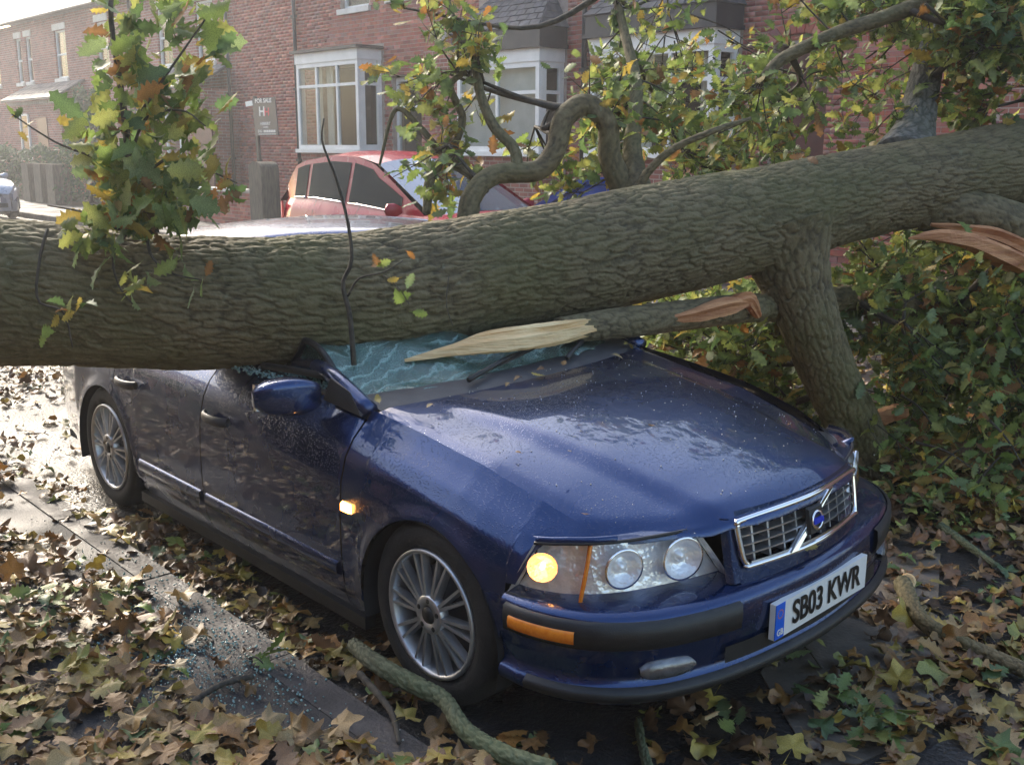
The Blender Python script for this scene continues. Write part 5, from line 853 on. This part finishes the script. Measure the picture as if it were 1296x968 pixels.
# which are near and large enough to be picked out one by one
pxd = (P-CAM) @ CF; px = 648+FPX*((P-CAM) @ CR)/pxd; py = 484-FPX*((P-CAM) @ CU)/pxd; vis = (pxd > 1) & (px > -20) & (px < 1316) & (py > 440) & (py < 985) & ~((np.abs(Y) < .85) & (X > -3.6) & (X < .85)); score = np.where(vis, sc/pxd, 0); top = np.argsort(-score)[:270]; ms = np.zeros(n, bool); ms[top] = True
R = rotm(n, N, RNG.uniform(0, 6.28, n), RNG.uniform(.08, .38, n))
tag(leaves('leaf_litter', P[~ms], R[~ms], sc[~ms], MAP+OAK[:2], cols[~ms], M['litter']), 'carpet of wet brown and yellow fallen leaves on pavement and road', 'leaves', kind='stuff')
PAL = {'green': GREEN*.7, 'yellow': AUT[[0, 1, 4]]*.85, 'orange brown': np.array([AUT[2], AUT[3], DEAD[6]]), 'brown': DEAD[:3], 'pale tan': DEAD[[4, 2]]}; PN = list(PAL)
def place_word(x, y, z):
    if z > .5: return 'lying on the blue bonnet'
    if y < KY-.13: return 'lying on the dark pavement'
    if y < KY+.0: return 'lying on the kerb stones'
    if y < -.8: return 'lying in the gutter beside the car'
    if x > .8: return 'lying on the ground in front of the bumper'
    return 'lying on the road beyond the car'
def lone(p, R_, s, cname, shape, k):
    pal = PAL[cname]; ci = int(RNG.integers(0, len(pal))); o = inst('fallen_leaf', leafmesh(shape, k, ci, pal, M['litter'], cname), m4(R_, p, s)); l = f"single {cname} {'lobed oak' if shape == 'oak' else 'maple'} leaf {place_word(*p)}"; tag(o, l, 'leaf', l.replace('single ', '')+'s' if False else 'fallen leaves, '+cname+' '+shape+', '+place_word(*p)); return o
for i in top:
    c = RNG.choice(PN, p=[.1, .18, .22, .34, .16]); P[i, 2] += .012; lone(P[i], R[i], sc[i]*1.08, c, 'maple' if RNG.random() < .72 else 'oak', int(RNG.integers(0, 4)))
# leaves and specks caught on the car
def bonnet_z(x, y):
    d = (Pb[..., 0]-x)**2+(Pb[..., 1]-y)**2; return Pb.reshape(-1, 3)[d.argmin(), 2]+.036*y
for px_, py_, s, c in ((480, 505, .045, 'yellow'), (605, 478, .055, 'orange brown'), (672, 478, .06, 'yellow'), (660, 482, .04, 'brown'), (712, 470, .04, 'orange brown'), (790, 445, .06, 'yellow'), (775, 458, .05, 'pale tan'), (540, 512, .03, 'pale tan'), (640, 492, .03, 'brown'), (690, 474, .04, 'brown')):
    p = onp(px_, py_, 2, .915); p[2] = .936-.02*p[1]**2+.036*p[1]; lone(p, rotm(1, np.array([[.2, 0, 1.]]), RNG.uniform(0, 6.28, 1), np.array([.25]))[0], s, c, 'oak', int(RNG.integers(0, 4)))
for px_, py_, s, c in ((745, 650, .022, 'brown'), (828, 538, .022, 'brown'), (660, 573, .02, 'orange brown'), (718, 570, .018, 'pale tan'), (997, 537, .022, 'orange brown')):
    z = .85
    for _ in range(6): p = onp(px_, py_, 2, z); z = bonnet_z(p[0], p[1])+.004
    p = onp(px_, py_, 2, z); lone(p, rotm(1, np.array([[.25, 0, 1.]]), RNG.uniform(0, 6.28, 1), np.array([.15]))[0], s, c, 'oak', int(RNG.integers(0, 4)))
p = onp(1035, 690, 0, .872); lone(p, rotm(1, np.array([[.3, 0, 1.]]), np.array([1.5]), np.array([.05]))[0], .06, 'yellow', 'oak', 0)
def crumbs(name, P, s, mat, label, cat, parent=None):
    n = len(P); c = np.array([(-1, -1, -1), (1, -1, -1), (1, 1, -1), (-1, 1, -1), (-.8, -.9, .8), (.9, -.7, .7), (.8, .9, .8), (-.9, .7, .9)])*.5; V = np.einsum('nij,vj->nvi', rotm(n, RNG.normal(size=(n, 3)), RNG.uniform(0, 6, n), np.zeros(n)), c)*(s*RNG.uniform(.5, 1.3, n))[:, None, None]+P[:, None]; F = (np.arange(n)[:, None, None]*8+np.array([(0, 3, 2, 1), (4, 5, 6, 7), (0, 1, 5, 4), (1, 2, 6, 5), (2, 3, 7, 6), (3, 0, 4, 7)])[None]).reshape(-1, 4)
    o = obj(name, V.reshape(-1, 3), F, mat, parent, kind='stuff'); return tag(o, label, cat) if label else o
M['crumb'] = pm('glass_crumb', (.1, .2, .19), (.3, .45, .43), 60., .12, spec=.8); M['debris'] = pm('pale_debris', (.45, .43, .38), (.6, .58, .52), 30., .7)
k = 1700; gx = RNG.normal(-.75, .4, k); gy = RNG.normal(-1.33, .15, k)-.06*(gx+.75); ok = (gy < KY-.01); gx, gy = gx[ok], gy[ok]; crumbs('broken_glass', np.stack([gx, gy, np.full(len(gx), PZ+.006)], 1), .0055, M['crumb'], 'crumbs of broken green car glass scattered on the dark pavement', 'glass')
k = 900; gx = RNG.uniform(-2.5, 2.2, k); gy = RNG.uniform(-3., -.9, k); crumbs('grit', np.stack([gx, gy, litter_z(gx, gy)+.003], 1), .0045, M['debris'], 'pale specks of bark and grit strewn over the pavement', 'grit')
k = 240; bx = RNG.uniform(-.4, .75, k); by = RNG.uniform(-.62, .62, k); bz = np.array([bonnet_z(a, b) for a, b in zip(bx, by)])+.002; crumbs('bark_specks', np.stack([bx, by, bz], 1), .0028, M['debris'], 'pale specks of bark scattered over the wet blue bonnet', 'debris')
k = 700; gx = RNG.uniform(-1.65, -.75, k); gy = RNG.uniform(-.80, -.66, k); crumbs('window_crumbs', XF(np.stack([gx, gy, .925+.0*gx+RNG.uniform(-.004, .012, k)], 1)), .008, M['crumb'], None, None, car)
# branches on the ground
def stick(name, K, r, label, mat='twig', seg=12, bark=False, n=40):
    P_ = [np.append(onp(x, y, 2, z)[:2], z) for x, y, z in K]
    if bark: V, T, b = bark_tube(P_, r, 160, 36, 77, cl=.04, cw=.018, amp=.004, lump=.09); o = obj(name, V, T, M[mat], None, True, uv=b)
    else: o = G().tube(spline(P_, n), spline(np.array(r)[:, None], n)[:, 0]*(1+.12*np.sin(np.arange(n)*1.7)), seg).obj(name, M[mat], None, True)
    return tag(o, label, 'branch', 'broken branches on the ground')
stick('fallen_branch', [(447, 815, .1), (475, 838, .13), (530, 868, .135), (562, 885, .135), (590, 925, .13), (640, 955, .125), (700, 975, .12)], [.022, .028, .028, .024, .024, .026, .026], 'curved mossy green branch lying on the kerb below the front wheel', 'mossy', bark=True)
stick('fallen_branch', [(455, 852, .12), (480, 880, .115), (497, 905, .11), (505, 940, .11)], [.012, .011, .01, .006], 'short bare grey twig beside the mossy branch'); stick('fallen_branch', [(240, 890, .11), (280, 866, .115), (320, 855, .11)], [.009, .01, .011], 'straight bare twig on the bare pavement strip', 'mossy' if False else 'twig')
stick('fallen_branch', [(1142, 738, .05), (1165, 782, .05), (1215, 812, .045), (1300, 850, .04)], [.035, .03, .028, .026], 'dark thick branch with a pale broken end in front of the car', 'bark', bark=True); tag(G().lathe([(.0, .004), (.028, .002), (.034, -.01)], tuple(np.append(onp(1148, 735, 2, .055)[:2], .055)), (.2, -.9, .5), 14).obj('wood_chip', M['heart']), 'pale cut end of broken wood among leaves in front of the car', 'wood chip')
stick('fallen_branch', [(1190, 665, .04), (1225, 690, .04), (1260, 715, .035)], [.018, .016, .012], 'mossy stick on the road beside the leafy shoots', 'mossy', bark=True); stick('fallen_branch', [(808, 912, .02), (812, 940, .02), (822, 975, .02)], [.012, .013, .014], 'small green stick on the asphalt below the bumper', 'mossy', bark=True); stick('fallen_branch', [(880, 915, .015), (925, 893, .02)], [.008, .006], 'splinter of pale wood on the asphalt below the fog lamp', 'heart')
for a, b, l in ((( 1112, 530, .22), (1150, 520, .24), 'broken pale timber lump beside the limb foot'), ((1090, 590, .05), (1150, 592, .06), 'torn orange wood fragment at the limb foot')):
    p0, p1 = at(*a[:2], 5.55), at(*b[:2], 5.5); tag(G().tube(spline([p0, (p0+p1)/2+(0, 0, .01), p1], 10), np.array([.05, .062, .058, .06, .055, .06, .057, .05, .05, .03])*.8, 7).obj('wood_lump', M['torn']), l, 'wood')
# low pile of twigs and leaves the limb rests on
n = 1500; a = RNG.uniform(0, 6.283, n); r = np.sqrt(RNG.random(n)); c0 = at(1105, 585, 5.7); P = np.stack([c0[0]+r*1.1*np.cos(a), c0[1]+r*.75*np.sin(a), .01+np.maximum(0, .3*(1-r**1.5))*RNG.uniform(.5, 1, n)], 1); P = P[~((np.abs(P[:, 1]) < .98) & (P[:, 0] < .95) & (P[:, 0] > -3.7))]; n = len(P); u_ = RNG.random((n, 1))
tag(leaves('leaf_heap', P, rotm(n, np.tile([0, 0, 1.], (n, 1)), RNG.uniform(0, 6.28, n), np.full(n, .45)), RNG.uniform(.06, .11, n), OAK+MAP[:2], np.where(u_ < .35, pick(GREEN, n), np.where(u_ < .5, pick(AUT, n), pick(DEAD, n))), M['litter']), 'heap of torn leaves and twigs under the resting limb', 'leaves', kind='stuff')

def twiglet(px, py, z, n, label, sp=.11):
    c = np.append(onp(px, py, 2, z)[:2], z); t = empty('leafy_twig', tuple(c), label, 'twig', 'leafy green twigs on the ground'); a = RNG.uniform(0, 6.28); d = np.array([math.cos(a), math.sin(a), .05]); K = spline([c-d*sp*1.3+(0, 0, .012), c+(0, 0, .03), c+d*sp*1.2+(0, 0, .02)], 10); G().tube(K, np.linspace(.005, .002, 10), 6).obj('stem', M['twig'], t, True)
    for _ in range(n):
        q = K[RNG.integers(2, 10)]+RNG.normal(size=3)*np.array([sp*.4, sp*.4, .012])+(0, 0, .02); inst('leaf', leafmesh('oak', int(RNG.integers(0, 4)), int(RNG.integers(0, 6)), GREEN*.75, M['litter'], 'tw'), m4(rotm(1, np.array([[0, 0, 1.]]), RNG.uniform(0, 6.28, 1), np.array([.4]))[0], q, RNG.uniform(.07, .11)), t)
twiglet(45, 775, PZ, 12, 'green leafy twig on the leaf carpet at the pavement edge'); twiglet(125, 765, PZ, 9, 'green leafy twig with orange neighbours beside the bare pavement', .08)
twiglet(1020, 830, .01, 8, 'dark green leaf cluster under the number plate', .08); twiglet(1085, 915, .01, 14, 'spread green oak sprig on the leaves in front of the bumper'); twiglet(1130, 930, .01, 10, 'green oak sprig next to the spread sprig in front of the bumper', .09); twiglet(325, 842, PZ, 3, 'bright green leaf pair on the bare pavement', .03); twiglet(935, 935, .01, 3, 'bright green lobed leaves on the asphalt below the bumper', .04)
# ---------------------------------------------------------------- thin haze volume added to veil the houses, standing in for lens glare
hz, n, L, p = mk('glare_haze'); n.remove(p); pv = n.new('ShaderNodeVolumePrincipled'); pv.inputs['Density'].default_value = .0028; pv.inputs['Anisotropy'].default_value = .6; pv.inputs['Color'].default_value = (.95, .96, 1, 1); L.new(pv.outputs[0], n['Material Output'].inputs['Volume'])
tag(G().box(-70, 20, -14, 24, -1.1, 10.6).obj('haze', hz), 'pale haze added over the street as a veil of glare', 'haze', kind='stuff')
